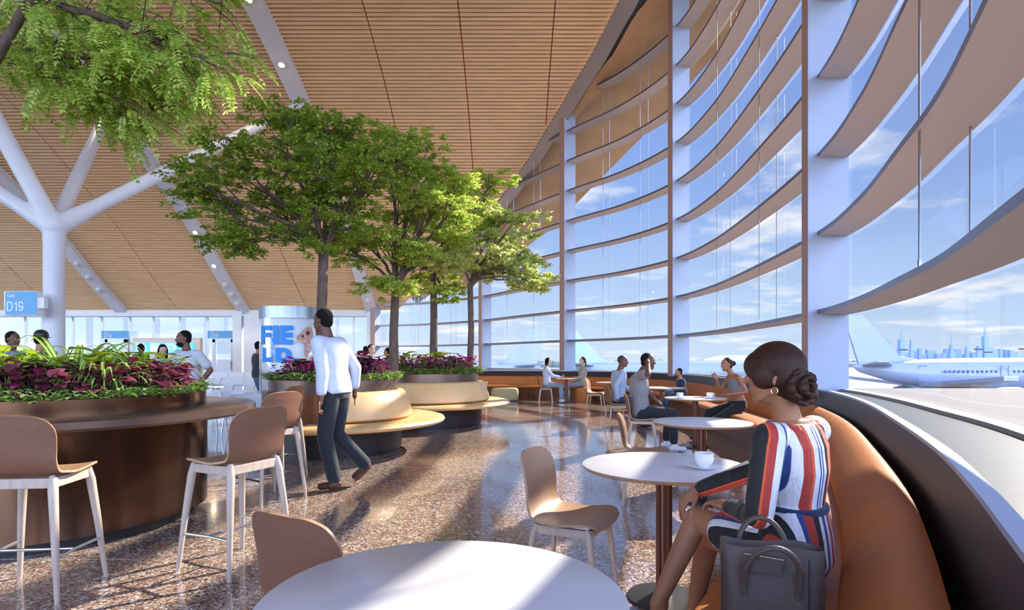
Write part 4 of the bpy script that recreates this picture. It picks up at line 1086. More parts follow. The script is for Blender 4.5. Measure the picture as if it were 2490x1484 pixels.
# large foreground tree with feathery compound leaves
TLF = leaf_mat('feathery_leaf', (.22,.42,.05), (.76,.80,.22), (.50,.64,.10), trans=.6)
def fore_tree():
    R_ = random.Random(9); rg = np.random.default_rng(9); base = Vector((-4.5, 4.45, 1.0))
    t = thing('feathery_tree', 'foreground tree in the left planter with feathery compound leaves at top left', 'tree', base)
    mb = MB(); l = lambda p: Vector(p)-base
    fork = Vector((-4.45, 4.5, 2.6)); mb.tube([l(base), l(base+Vector((0,0,.2))), l(fork), ], [.12,.09,.08], 14)
    Yd = 4.6
    limbs = [[(-200,140),(0,95),(120,140),(200,195),(285,240)], [(-200,140),(60,20),(160,20),(300,60),(420,120),(500,150)], [(120,140),(230,140),(330,180),(370,270)], [(60,20),(200,-60),(380,-30),(540,10)], [(-200,140),(-60,-40),(30,60),(60,110)], [(-200,140),(-120,40),(20,150),(70,150)], [(200,195),(255,265),(300,290)],[(160,20),(260,90),(330,110),(430,80)],[(120,140),(150,100),(260,170),(300,160)]]
    twigs = []
    for li, lm in enumerate(limbs):
        pts = []; y0 = Yd+R_.uniform(-.5,.5)*(li > 0)
        for i, (x, y) in enumerate(lm):
            yy_ = Yd if i == 0 else y0+R_.uniform(-.12,.12); pts.append(W(x, y, yy_))
        if lm[0] == (-200,140): pts = [fork]+pts[1:]
        sp = []
        for i in range(len(pts)-1):
            a, b_, c, d = pts[max(i-1,0)], pts[i], pts[i+1], pts[min(i+2,len(pts)-1)]
            for u in (0,.33,.66): sp.append(.5*((2*b_)+(c-a)*u+(2*a-5*b_+4*c-d)*u*u+(3*b_-a-3*c+d)*u**3))
        sp.append(pts[-1]); n = len(sp)
        mb.tube([l(p) for p in sp], [(.035 if lm[0] == (-200,140) else .02)*(1-.8*i/n)+.003 for i in range(n)], 8)
        for i in range(n//4, n):
            for _ in range(4):
                e_ = sp[i]+Vector((R_.uniform(-.22,.42), R_.uniform(-.35,.35), R_.uniform(-.24,.18)))
                m_ = (sp[i]+e_)/2+Vector((0,0,.04)); mb.tube([l(sp[i]), l(m_), l(e_)], [.005,.004,.0025], 5); twigs.append((sp[i], e_))
    mb.build('trunk', BARK, t, ang=80)
    P = []; D = []; Nn = []
    rach = MB()
    for a, e_ in twigs:
        for q in range(5):
            p0 = a.lerp(e_, R_.uniform(.3,1)); d = (e_-a).normalized()*.5+Vector((R_.uniform(-.2,1.0), R_.uniform(-.5,.5), R_.uniform(-.75,-.05))); d.normalize()
            L_ = R_.uniform(.12,.22); up = Vector((R_.gauss(0,.3), R_.gauss(0,.3)-.2, 1)); s = d.cross(up).normalized(); nn = s.cross(d).normalized(); k = 0
            pts = []
            for u in [j/9 for j in range(10)]:
                p = p0+d*L_*u+Vector((0,0,-.35*L_*u*u)); pts.append(l(p))
                if u < .12: continue
                dd = (d+Vector((0,0,-.7*u))).normalized()
                for sg in (-1, 1):
                    P.append(tuple(l(p))); v = (s*sg*.9+dd*.55+Vector((0,0,-.12))); D.append(tuple(v)); Nn.append(tuple(nn))
            P.append(tuple(pts[-1])); D.append(tuple(dd)); Nn.append(tuple(nn)); rach.tube([pts[0], pts[5], pts[9]], .0011, 3, cap=False)
    rach.build('leaf_stalks', STEM, t)
    n = len(P); L_ = .041*rg.uniform(.75,1.2,n); np_leaves('foliage', np.array(P), np.array(D), np.array(Nn), L_, L_*.46, TLF, t)
fore_tree()
# ================================================================== people
def smat(name, c, r=.5): 
    return mat(name, c, r, var=.08, vscale=12, spec=.4)
SK_D = smat('deep_brown_skin', (.15,.062,.035)); SK_M = smat('brown_skin', (.40,.175,.09)); SK_T = smat('tan_skin', (.46,.235,.145)); SK_L = smat('light_skin', (.62,.38,.27))
HAIRB = mat('black_hair', (.010,.008,.008), .75, bump=1, bscale=240, spec=.15); HAIRD = mat('dark_brown_hair', (.060,.022,.013), .48, bump=.35, bscale=55, stretch=(5,5,.5), var=.5, vscale=40, spec=.22)
EYEW = mat('eye_white', (.8,.78,.76), .2); TEETH = mat('teeth', (.9,.88,.85), .2); LIPS = mat('lips', (.30,.10,.09), .4)
def cloth(name, c, var=.12): return mat(name, c, .85, var=var, vscale=9, bump=.5, bscale=14, sheen=.2)
C_GREY = cloth('grey_shirt', (.25,.225,.23)); C_LB = cloth('light_blue_shirt', (.36,.44,.56)); C_WH = cloth('white_shirt', (.56,.60,.72)); C_LG = cloth('light_grey_tee', (.50,.51,.56))
C_BLK = cloth('black_trousers', (.014,.016,.022)); C_NAVY = cloth('navy_cloth', (.02,.035,.085)); C_JEAN = cloth('jeans', (.07,.13,.22)); C_BEI = cloth('beige_blazer', (.36,.31,.24)); C_GT = cloth('grey_trousers', (.24,.26,.30)); C_GTOP = cloth('ribbed_grey_top', (.24,.24,.27))
C_DARK = cloth('dark_jacket', (.03,.032,.045)); SHOE_W = mat('white_sneaker', (.75,.76,.8), .5); SHOE_B = mat('dark_shoe', (.03,.02,.018), .4); SHOE_BR = mat('brown_shoe', (.09,.035,.02), .4); SHOE_T = mat('tan_shoe', (.35,.16,.09), .4)
def bas(f): f = Vector((f[0], f[1], 0)).normalized(); return f, Vector((f.y, -f.x, 0))
def ik(a, c, l1, l2, hint):
    a = Vector(a); c = Vector(c); d = c-a; D = d.length; D2 = min(D, (l1+l2)*.995); 
    if D > 1e-6: c = a+d*(D2/D)
    x = (l1*l1-l2*l2+D2*D2)/(2*D2); h = math.sqrt(max(1e-6, l1*l1-x*x)); u = (c-a).normalized()
    hv = Vector(hint); hv = hv-u*hv.dot(u); hv.normalize(); return a+u*x+hv*h, c
def torsoJ(P, N, f, r, s=1, sw=.175, hw=.09):
    J = dict(P=Vector(P), N=Vector(N), f=f, r=r, s=s, hf=f.copy(), hu=Vector((0,0,1)))
    up = (J['N']-J['P']).normalized()
    J['H'] = J['N']+up*.155*s+f*.025*s+Vector((0,0,.015))
    for k, g in (('R',1),('L',-1)):
        J['S'+k] = J['N']-up*.055*s+r*g*sw*s; J['hip'+k] = J['P']+r*g*hw*s
    return J
def arm(J, k, wrist, hint=(0,0,-1), hd=None, l1=.285, l2=.25):
    e, w_ = ik(J['S'+k], wrist, l1*J['s'], l2*J['s'], hint); J['E'+k] = e; J['W'+k] = w_
    J['HD'+k] = Vector(hd).normalized() if hd else (w_-e).normalized()
def leg(J, k, ankle, hint, toe=None, l1=.44, l2=.43):
    kn, an = ik(J['hip'+k], ankle, l1*J['s'], l2*J['s'], hint); J['K'+k] = kn; J['A'+k] = an; J['T'+k] = (Vector(toe).normalized() if toe else J['f'])
MALE = [(-.16,.11,.085),(-.04,.165,.115),(.15,.158,.112),(.38,.142,.10),(.62,.168,.115),(.82,.182,.112),(.93,.150,.088),(1.0,.075,.065)]
FEM = [(-.16,.11,.09),(-.04,.170,.120),(.15,.160,.112),(.40,.115,.088),(.64,.138,.108),(.82,.150,.100),(.93,.125,.078),(1.0,.062,.056)]
def torso(mb, J, prof, inf=0, t0=-.16, t1=1.0, n=28, seg=18, extra=None):
    P, N = J['P'], J['N']; s = J['s']; rings = []
    hr = (J['hipR']-J['hipL']).normalized(); sr = (J['SR']-J['SL']).normalized(); up = (N-P)
    for i in range(seg+1):
        t = t0+(t1-t0)*i/seg; a = interp([(q[0], q[1]) for q in prof], t)*s+inf; b_ = interp([(q[0], q[2]) for q in prof], t)*s+inf
        x = hr.lerp(sr, max(0, min(1, t))).normalized(); y = x.cross(up.normalized()); y = -y if y.dot(J['f']) < 0 else y
        bend = J.get('bend', 0)*math.sin(max(0, min(1, t))*PI)
        c = P+up*t+y*bend
        if extra: a += extra(t)
        ring_ = []
        for k in range(n):
            q = 2*PI*k/n; cx = math.copysign(abs(math.cos(q))**.85, math.cos(q)); sy_ = math.copysign(abs(math.sin(q))**.85, math.sin(q))
            ring_.append(c+x*a*cx+y*b_*sy_)
        rings.append(ring_)
    mb.loft(rings, True, True)
def hand(mb, w_, d, back, s, side, curl=(.35,.45,.4), spread=.10, thumb=.8, fr=.0085, point=False):
    """palm + 5 fingers. d: direction of the fingers, back: normal of the back of hand, side: +1 thumb toward +across"""
    d = d.normalized(); back = Vector(back); back = (back-d*back.dot(d)).normalized(); ac = d.cross(back).normalized()
    R_ = Matrix((ac, d, back)).transposed()
    mb.ell(w_+d*.045*s, (.040*s,.055*s,.0165*s), R_, 14); mb.caps(w_, w_+d*.04*s, .024*s, .026*s, 10)
    for i, (x, L_) in enumerate(((.029,.072),(.010,.080),(-.010,.074),(-.028,.058))):
        p = w_+d*(.082-.006*abs(i-1))*s+ac*x*side*s; q = (d+ac*side*spread*(1.2-i*.8)).normalized(); ang = 0; lens = (.46,.30,.24)
        for j in range(3):
            c_ = curl[j]*(1+.12*i); c_ = 0 if (point and i == 0) else (c_ if not point else 1.1)
            ang += c_; dd = q*math.cos(ang)-back*math.sin(ang); e_ = p+dd*L_*lens[j]*s
            mb.caps(p, e_, (fr-.0008*j)*s, (fr-.0008*(j+1))*s, 8); p = e_
    p = w_+d*.022*s+ac*.032*side*s; q = (d*math.cos(thumb)+ac*side*math.sin(thumb)-back*.25).normalized()
    for L_, rr_ in ((.036,.0115),(.030,.0095),(.024,.0085)):
        e_ = p+q*L_*s; mb.caps(p, e_, rr_*s, rr_*.92*s, 8); p = e_; q = (q+d*.35-back*.2).normalized()
def headR(J):
    f = J['hf'].normalized(); u = J['hu']; u = (u-f*u.dot(f)).normalized(); r = f.cross(u); return Matrix((r, f, u)).transposed(), f, u, r
def head(mb, J, fem=False):
    s = J['s']; R_, f, u, r = headR(J); H = J['H']
    mb.ell(H+u*.022*s-f*.008*s, (.073*s,.092*s,.090*s), R_, 24); mb.ell(H+f*.022*s-u*.035*s, (.060*s,.068*s,.078*s), R_, 20)
    mb.ell(H+f*.060*s-u*.092*s, ((.020 if fem else .026)*s,.022*s,.020*s), R_, 12)
    for g in (-1, 1): mb.ell(H+f*.058*s-u*.025*s+r*g*.034*s, (.022*s,.022*s,.026*s), R_, 10); mb.caps(H+r*g*.055*s-u*.05*s-f*.01*s, H+r*g*.030*s+f*.055*s-u*.088*s, .018*s, .014*s, 10)
    mb.caps(H+f*.086*s+u*.010*s, H+f*.103*s-u*.022*s, .0085*s, .0125*s, 10); mb.caps(H+f*.080*s+u*.028*s-r*.025*s, H+f*.080*s+u*.028*s+r*.025*s, .010*s, .010*s, 8)
    mb.ell(H+f*.084*s-u*.054*s, (.024*s,.012*s,.008*s), R_, 10); mb.ell(H+f*.082*s-u*.066*s, (.020*s,.011*s,.007*s), R_, 10)
    for g in (-1, 1):
        mb.ell(H+r*g*.075*s-u*.012*s-f*.008*s, (.010*s,.015*s,.026*s), R_, 12); mb.ell(H+r*g*.079*s-u*.004*s-f*.014*s, (.008*s,.017*s,.016*s), R_, 10)
    mb.caps(J['N']-Vector((0,0,.05*s)), H-u*.055*s-f*.015*s, (.052 if fem else .062)*s, (.046 if fem else .056)*s, 16)
def person(label, J, skin, spec, vox=.011, fem=False, hair=('short', None), hands=None, face=True, cat='person', rz=None, extra=None, group=None, parts=''):
    f, r, s = J['f'], J['r'], J['s']; base = Vector((J['P'].x, J['P'].y, 0))
    t = thing('person', label, cat, base, math.atan2(f.y, f.x)-PI/2)
    prof = FEM if fem else MALE; k_ = .86 if fem else 1
    def rm(o, v, it=4, fac=.5):
        m = o.modifiers.new('r', 'REMESH'); m.mode = 'VOXEL'; m.voxel_size = v; m.use_smooth_shade = True
        q = o.modifiers.new('s', 'SMOOTH'); q.factor = fac; q.iterations = it
    b = MB(); torso(b, J, prof); head(b, J, fem)
    hk = hands or {}
    for k, g in (('R',1),('L',-1)):
        b.caps(J['N']-Vector((0,0,.055*s)), J['S'+k], .055*s*k_, .054*s*k_, 14)
        b.caps(J['S'+k], J['E'+k], .050*s*k_, .038*s*k_, 16); m_ = J['E'+k].lerp(J['W'+k], .3); b.caps(J['E'+k], m_, .036*s*k_, .040*s*k_, 16); b.caps(m_, J['W'+k], .040*s*k_, .025*s*k_, 16)
        h_ = dict(side=g, back=(0,0,1)); h_.update(hk.get(k, {})); hand(b, J['W'+k]+J['HD'+k]*.01, J['HD'+k], h_.pop('back'), s, h_.pop('side'), **h_)
        b.caps(J['hip'+k], J['K'+k], .088*s, .056*s, 18); q = J['K'+k].lerp(J['A'+k], .28)
        cb_ = -((J['K'+k]-J['hip'+k]).cross(J['r']).normalized())*0
        b.caps(J['K'+k], q, .054*s, .056*s*(.92 if fem else 1), 16); b.caps(q, J['A'+k], .056*s*(.92 if fem else 1), .033*s, 16)
        b.caps(J['A'+k]-J['T'+k]*.03*s-Vector((0,0,.03*s)), J['A'+k]+J['T'+k]*.13*s-Vector((0,0,.058*s)), .032*s, .026*s, 12)
    o = b.build('body', skin, t, world=True, ang=180); rm(o, vox)
    for c in spec:
        kind = c[0]; m = c[1]; mb = MB(); inf = c[3] if len(c) > 3 else .012; v2 = vox*1.1
        if kind == 'top':
            o_ = c[2]; torso(mb, J, prof, inf*s+.004, o_.get('t0',-.05), o_.get('t1',.985))
            for k in ('R','L'):
                sl_ = o_.get('sleeve', 0)
                if sl_ or o_.get('shoulder', True): mb.caps(J['N']-Vector((0,0,.062*s)), J['S'+k], (.050*k_)*s+inf, .054*s*k_+inf, 14)
                if sl_: mb.caps(J['S'+k], J['S'+k].lerp(J['E'+k], min(1, sl_*1.0)), .052*s*k_+inf, (.046*s*k_ if sl_ < 1 else .040*s*k_)+inf+(.008 if sl_ < 1 else 0), 16)
                if sl_ > 1: mb.caps(J['E'+k], J['E'+k].lerp(J['W'+k], sl_-1), .041*s*k_+inf, .030*s*k_+inf, 14)
        elif kind == 'pants':
            o_ = c[2]; torso(mb, J, prof, inf*s, -.16, o_.get('t1',.22))
            L_ = o_.get('len', .9)
            for k in ('R','L'):
                if L_ <= 1: mb.caps(J['hip'+k], J['hip'+k].lerp(J['K'+k], L_*1.0), .088*s+inf, .066*s+inf, 16)
                else:
                    mb.caps(J['hip'+k], J['K'+k], .088*s+inf, .060*s+inf, 16); mb.caps(J['K'+k], J['K'+k].lerp(J['A'+k], L_-1), .060*s+inf, o_.get('cuff',.048)*s+inf*.6, 16)
        elif kind == 'shoes':
            ks = c[2].get('which', 'RL')
            for k in ks:
                q = MB(); a = J['A'+k]; T_ = J['T'+k]; dn = Vector((0,0,-1)) if abs(T_.z) < .5 else J['f']*.3+Vector((0,0,-.6))
                q.caps(a-T_*.035*s+dn*.045*s, a+T_*.14*s+dn*.052*s, .040*s, .034*s, 14); q.caps(a+dn*.01*s, a+dn*.05*s+T_*.03*s, .040*s, .045*s, 12)
                oo = q.build('shoe', m, t, world=True, ang=180); rm(oo, vox)
            continue
        elif kind == 'custom': c[2](mb)
        oo = mb.build(c[4] if len(c) > 4 else {'top':'shirt','pants':'trousers'}.get(kind,'garment'), m, t, world=True, ang=180); rm(oo, v2, 3)
        if len(c) > 5: oo['label'] = c[5]
    # hair
    R_, hf, hu, hr = headR(J); H = J['H']; hb = MB(); st_ = hair[0]
    if st_ in ('short','bun','long','pony','side'):
        hb.ell(H+hu*.036*s-hf*.025*s, (.0775*s,.088*s,.087*s), R_, 24); hb.ell(H-hf*.045*s-hu*.012*s, (.070*s,.060*s,.070*s), R_, 20)
    if st_ == 'bun': hb.ell(H-hf*.128*s+hu*.012*s, (.046*s,.042*s,.044*s), R_, 16); hb.caps(H-hf*.08*s+hu*.01*s, H-hf*.11*s+hu*.012*s, .03*s, .03*s)
    if st_ == 'pony': hb.caps(H-hf*.09*s, H-hf*.12*s-hu*.08*s, .028*s, .022*s); hb.caps(H-hf*.12*s-hu*.08*s, H-hf*.10*s-hu*.2*s, .022*s, .010*s)
    if st_ == 'long':
        for g in (-1, 1): hb.caps(H+hr*g*.066*s+hu*.02*s, H+hr*g*.070*s-hu*.25*s+hf*.03*s, .030*s, .028*s)
        hb.caps(H-hf*.06*s, H-hf*.07*s-hu*.27*s, .065*s, .05*s)
    if st_ == 'side': 
        hb.caps(H+hr*.066*s+hu*.02*s-hf*.01*s, H+hr*.066*s-hu*.09*s-hf*.02*s, .030*s, .024*s); hb.caps(H-hr*.066*s+hu*.02*s-hf*.01*s, H-hr*.066*s-hu*.09*s-hf*.02*s, .030*s, .024*s); hb.caps(H-hf*.06*s, H-hf*.06*s-hu*.09*s, .06*s, .05*s)
    if st_ == 'stubble': hb.ell(H+hu*.028*s-hf*.018*s, (.0755*s,.0905*s,.0875*s), R_, 24)
    if hb.v: oo = hb.build('hair', hair[1] or HAIRB, t, world=True, ang=180); rm(oo, min(vox, .008), 2)
    if face:
        e_ = MB(); ir = MB()
        for g in (-1, 1):
            e_.ell(H+hf*.077*s+hu*.008*s+hr*g*.030*s, (.012*s,.007*s,.006*s), R_, 10); ir.ell(H+hf*.0825*s+hu*.008*s+hr*g*.030*s, (.005*s,.003*s,.0055*s), R_, 8)
            ir.caps(H+hf*.086*s+hu*.031*s+hr*g*.014*s, H+hf*.076*s+hu*.032*s+hr*g*.045*s, .004*s, .003*s, 6)
        e_.build('eyes', EYEW, t, world=True, ang=180); ir.build('eyebrows_and_irises', BLACK, t, world=True, ang=180)
        q = MB(); q.ell(H+hf*.092*s-hu*.0585*s, (.021*s,.006*s,.0085*s), R_, 12); q.build('mouth', TEETH if face == 'smile' else LIPS, t, world=True, ang=180)
    if parts == 'beard': q = MB(); q.ell(H+hf*.030*s-hu*.072*s, (.060*s,.066*s,.052*s), R_, 18); q.build('beard', HAIRB, t, world=True, ang=180)
    return t
# ---- seated man in grey t-shirt
f, r = bas((.97,-.12)); P = Vector((1.87, 8.58, .555)); J = torsoJ(P, P+Vector((-.03,0,.545)), f, r, 1.04, .19)
J['H'] = Vector((1.97, 8.50, 1.285)); J['hf'] = Vector((.80,-.60,-.03)).normalized(); J['SR'] += Vector((.02,-.02,.05))
J['ER'] = J['SR']+Vector((.04,-.26,.02)); J['WR'] = Vector((1.93, 8.33, 1.24)); J['HDR'] = Vector((.1,.35,.35)).normalized()
arm(J, 'L', P+f*.33+r*-.12+Vector((0,0,.07)), (-.3,.4,-1))
leg(J, 'R', Vector((2.30, 8.36, .10)), (.4,0,1)); leg(J, 'L', Vector((2.28, 8.72, .10)), (.4,0,1))
person('person in grey t-shirt and black trousers, seated, hand raised to temple', J, SK_D, [('top', C_GREY, dict(sleeve=.62, t0=-.12), .016), ('pants', C_BLK, dict(len=1.88)), ('shoes', SHOE_W, {})], .009, hair=('short', HAIRB), face='smile', hands=dict(R=dict(back=(.6,-.7,.2), curl=(.9,1.1,.7)), L=dict(back=(0,0,1))), parts='')
# ---- seated man in light blue shirt
f, r = bas((.95,.25)); P = Vector((2.03, 11.3, .555)); J = torsoJ(P, P+Vector((.03,0,.55)), f, r, 1.0, .18); J['H'] += Vector((.04,0,0)); J['hf'] = Vector((.96,-.1,-.05))
arm(J, 'R', P+Vector((-.06,-.30,.02)), (-1,-.2,0), (0,0,-1)); arm(J, 'L', P+f*.35+Vector((0,.1,.12)), (0,.4,-1))
leg(J, 'R', P+Vector((.50,-.02,-.46)), (.4,0,1)); leg(J, 'L', P+Vector((.48,.28,-.46)), (.4,0,1))
person('bald person in light blue long-sleeved shirt, seated behind the man in grey', J, SK_D, [('top', C_LB, dict(sleeve=1.9, t0=-.1), .014), ('pants', C_NAVY, dict(len=1.9)), ('shoes', SHOE_B, {})], .011, hair=('stubble', mat('stubble', (.05,.028,.02), .6)))
# ---- woman in grey top on bench
f, r = bas((-.97,-.12)); P = Vector((3.62, 9.45, .56)); J = torsoJ(P, P+Vector((-.07,-.02,.52)), f, r, .95, .165); J['H'] += Vector((-.07,0,-.01)); J['hf'] = Vector((-.93,-.2,-.06))
J['bend'] = -.02
J['EL'] = Vector((3.66, 9.18, .80)); J['WL'] = Vector((3.36, 9.10, .775)); J['HDL'] = Vector((-1,-.05,-.02)).normalized(); 
J['ER'] = Vector((3.33, 9.45, .80)); J['WR'] = Vector((3.22, 9.25, 1.0)); J['HDR'] = Vector((-.35,-.1,.55)).normalized()
leg(J, 'L', Vector((2.82, 9.05, .12)), (-.5,0,1), (-.97,-.2,0)); leg(J, 'R', Vector((3.02, 9.50, .10)), (-.5,0,1), (-.95,-.2,0))
person('person in cropped grey top and dark trousers, seated on banquette, gesturing with raised finger', J, SK_M, [('top', C_GTOP, dict(t0=.42, t1=.86, shoulder=False), .006, 'crop_top'), ('pants', C_BLK, dict(len=1.88, t1=.2)), ('shoes', SHOE_B, {}),
  ('custom', C_GTOP, lambda mb: [mb.caps(J['P'].lerp(J['N'], .83)+r*g*.075+f*.075, J['N']+r*g*.085-Vector((0,0,.015)), .009, .009, 8) for g in (-1,1)]+[mb.caps(J['N']+r*g*.085-Vector((0,0,.015)), J['P'].lerp(J['N'], .78)+r*g*.07-f*.09, .009, .009, 8) for g in (-1,1)], .01, 'shoulder_straps')],
  .009, True, ('bun', HAIRD), face='smile', hands=dict(R=dict(back=(.5,-.6,.1), point=True), L=dict(back=(0,0,1), curl=(.15,.2,.2))))
# ---- boy
f, r = bas((-1,-.1)); P = Vector((3.93, 13.6, .53)); J = torsoJ(P, P+Vector((-.04,0,.33)), f, r, .72, .16); J['s'] = .72; J['H'] = J['N']+Vector((-.04,-.01,.15)); J['hf'] = Vector((-1,-.12,0))
arm(J, 'L', P+Vector((-.20,-.12,.03)), (.4,-.2,-1)); arm(J, 'R', P+Vector((-.22,.08,.04)), (.4,.2,-1)); leg(J, 'L', P+Vector((-.36,-.07,-.30)), (-.4,0,1)); leg(J, 'R', P+Vector((-.36,.10,-.30)), (-.4,0,1))
J['s'] = .80
person('child in navy long-sleeved shirt and jeans, seated on the banquette facing left', J, SK_M, [('top', C_NAVY, dict(sleeve=1.9), .012), ('pants', C_JEAN, dict(len=1.85)), ('shoes', SHOE_B, {})], .012, hair=('short', HAIRB))
# ---- far seated pair
f, r = bas((1,-.05)); P = Vector((1.05, 17.8, .55)); J = torsoJ(P, P+Vector((0,0,.52)), f, r, .98, .17); J['hf'] = Vector((1,-.25,0)); J['H'] += Vector((.03,0,0))
arm(J, 'R', P+Vector((.40,-.05,.22)), (0,-.3,-1)); arm(J, 'L', P+Vector((.38,.1,.22)), (0,.3,-1)); leg(J, 'R', P+Vector((.42,-.15,-.45)), (.4,0,1)); leg(J, 'L', P+Vector((.50,.12,-.45)), (.4,0,1))
person('person in white sweater and light jeans with chin-length dark hair, seated far away', J, SK_L, [('top', C_WH, dict(sleeve=1.9), .016), ('pants', mat('pale_jeans', (.30,.38,.48), .8), dict(len=1.9)), ('shoes', SHOE_W, {})], .014, True, ('side', HAIRB))
f, r = bas((-1,-.15)); P = Vector((2.12, 17.9, .56)); J = torsoJ(P, P+Vector((.05,0,.53)), f, r, .98, .165); J['hf'] = Vector((-1,-.15,.05)); J['H'] += Vector((-.02,0,.01))
arm(J, 'L', P+Vector((-.25,-.14,.12)), (.6,-.2,-1)); arm(J, 'R', P+Vector((-.25,.1,.14)), (.6,.2,-1)); leg(J, 'L', P+Vector((-.62,-.12,-.40)), (-.3,0,1)); leg(J, 'R', P+Vector((-.40,.05,-.46)), (-.4,0,1))
person('person in beige blazer and grey trousers with ponytail, seated far away facing left', J, SK_L, [('top', C_BEI, dict(sleeve=1.9, t0=-.15), .02), ('pants', C_GT, dict(len=1.85)), ('shoes', SHOE_T, {})], .014, True, ('pony', HAIRD))
b_ = thing('stool_pouf', 'tan padded seat under the person in beige blazer', 'stool', (2.14, 17.9, 0)); MB().lathe([(0,0),(.22,0),(.23,.40),(.20,.45),(0,.46)], n=32).build('cushion', LEATHER, b_)
# ---- walking man
f, r = bas((-.80,.22)); P = Vector((-1.80, 6.0, 1.0)); J = torsoJ(P, P+Vector((-.07,0,.54)), f, r, 1.04, .185); J['hf'] = Vector((-.9,.35,-.08)); J['H'] += Vector((-.02,0,0))
arm(J, 'L', P+Vector((-.06,-.27,-.10)), (.6,0,-.3), (-.2,0,-1)); arm(J, 'R', P+Vector((.12,.28,-.02)), (.6,0,-.3), (0,0,-1))
leg(J, 'L', Vector((-1.78, 5.90, .11)), (-1,0,.1), (-.9,.1,-.1)); leg(J, 'R', Vector((-1.52, 6.12, .22)), (-1,0,.2), (-.7,.2,-.6))
person('person in white shirt and black trousers walking left past the planter bench', J, SK_D, [('top', C_WH, dict(sleeve=1.72, t0=-.06), .022), ('pants', C_BLK, dict(len=1.93, cuff=.060), .016), ('shoes', SHOE_BR, {})], .008, hair=('short', HAIRB))
# ---- standing man grey V-neck
f, r = bas((-.35,-.94)); P = Vector((-4.66, 8.5, .93)); J = torsoJ(P, P+Vector((-.03,0,.515)), f, r, 1.0, .195); J['hf'] = Vector((-.75,-.62,-.06)); J['H'] += Vector((-.03,0,.0))
arm(J, 'R', P+Vector((-.30,-.06,-.13)), (-.5,.2,0), (0,-.1,-1)); arm(J, 'L', P+Vector((.19,-.10,.03)), (1,.3,-.1), (-.6,-.1,-.5)); leg(J, 'R', Vector((-4.78,8.45,.09)), f); leg(J, 'L', Vector((-4.55,8.5,.09)), f)
person('smiling person in pale grey v-neck t-shirt standing behind the planter, hand at hip', J, SK_D, [('top', C_LG, dict(sleeve=.68, t0=-.06), .017), ('pants', cloth('pale_trousers', (.52,.54,.60)), dict(len=1.9, cuff=.055), .014), ('shoes', SHOE_W, {})], .010, hair=('short', HAIRB), face='smile', parts='beard')
# ---- woman with phone
f, r = bas((.55,-.83)); P = Vector((-6.55, 11, .86)); J = torsoJ(P, P+Vector((.03,-.03,.46)), f, r, .93, .165); J['hf'] = Vector((.55,-.7,-.45)).normalized()
arm(J, 'L', P+Vector((.42,-.18,.26)), (.2,0,-1), (.3,-.2,.7)); arm(J, 'R', P+Vector((.08,-.22,.06)), (-1,0,-.3)); leg(J, 'R', Vector((-6.62,11,.09)), f); leg(J, 'L', Vector((-6.45,11.05,.09)), f)
t = person('person with long dark hair in pale blouse looking down at a phone', J, SK_L, [('top', cloth('pale_blouse', (.55,.58,.66)), dict(sleeve=1.5, t0=-.1), .028), ('pants', C_BLK, dict(len=1.9)), ('shoes', SHOE_B, {})], .012, True, ('long', HAIRB))
ph = thing('phone', 'white phone held by the person with long dark hair', 'phone', J['WL']+Vector((.03,-.03,.10))); MB().box((0,0,0), (.075,.012,.15)).build('case', WHITE, ph, smooth=False)
bg_ = thing('shoulder_bag', 'beige shoulder bag on the person looking at a phone', 'bag', J['P']+Vector((.12,-.20,-.06))); MB().ell((0,0,0), (.15,.06,.11), n=20).build('pouch', C_BEI, bg_)
MB().tube([(.10,0,.08),(.0,-.0,.30),(-.16,.07,.5)], .012, 8).build('strap', C_BEI, bg_)
# ---- background standing figures (backs)
def stand(label, x, y, face, top, pants, skin, hair, s=1.0, vox=.014, lean=0, fem=False, facev=True, hf=None, armpose=None, extra_spec=()):
    f, r = bas(face); P = Vector((x, y, .93*s)); J = torsoJ(P, P+Vector((0,0,.515*s))+f*lean, f, r, s, .185); J['hf'] = Vector(hf or f).normalized()
    for k, g in (('R',1),('L',-1)):
        w_ = P+r*g*.26+Vector((0,0,-.10))+f*.03
        if armpose: w_ = P+r*g*.12+f*.30+Vector((0,0,armpose))
        arm(J, k, w_, r*g*.3-f*.6); leg(J, k, Vector((x,y,.09))+r*g*.11+f*.02, f)
    return J, person(label, J, skin, [('top', top, dict(sleeve=1.9, t0=-.12), .018), ('pants', pants, dict(len=1.92, cuff=.05), .013), ('shoes', SHOE_B, {})]+list(extra_spec), vox, fem, (hair, HAIRB), face=facev)
stand('person in light blue shirt with dark backpack strap at the far left edge', -7.45, 8.75, (.9,.2), C_LB, C_NAVY, SK_D, 'short', 1.0, .011, hf=(.95,-.1,-.05))
J, _ = stand('person in black cap and navy jacket seen from behind at left', -6.98, 8.7, (.1,1), C_DARK, C_NAVY, SK_M, 'short', 1.0, .011, facev=False)
cp = thing('cap', 'black cap on the person in navy jacket', 'cap', J['H']+Vector((0,-.01,.03))); MB().ell((0,0,.03), (.088,.102,.085), n=20).build('crown', BLACK, cp); MB().ell((0,.10,.0), (.06,.06,.008), n=16).build('brim', BLACK, cp)
stand('person in navy shirt seen from behind at the gate desk', -10.1, 16, (.2,1), C_NAVY, C_NAVY, SK_D, 'short', 1.0, .016, facev=False)
stand('person in black jacket half hidden at the left of the display column', W(628,900,13.9).x, 13.9, (.6,.6), C_DARK, C_JEAN, SK_M, 'short', 1.0, .015, armpose=.25, facev=False)
J, _ = stand('person in grey t-shirt with backpack holding a cup behind the planter bench', W(903,840,14).x, 14, (.35,-.9), C_LG, C_DARK, SK_L, 'short', .96, .013, armpose=.28, hf=(.7,-.6,0), facev='smile')
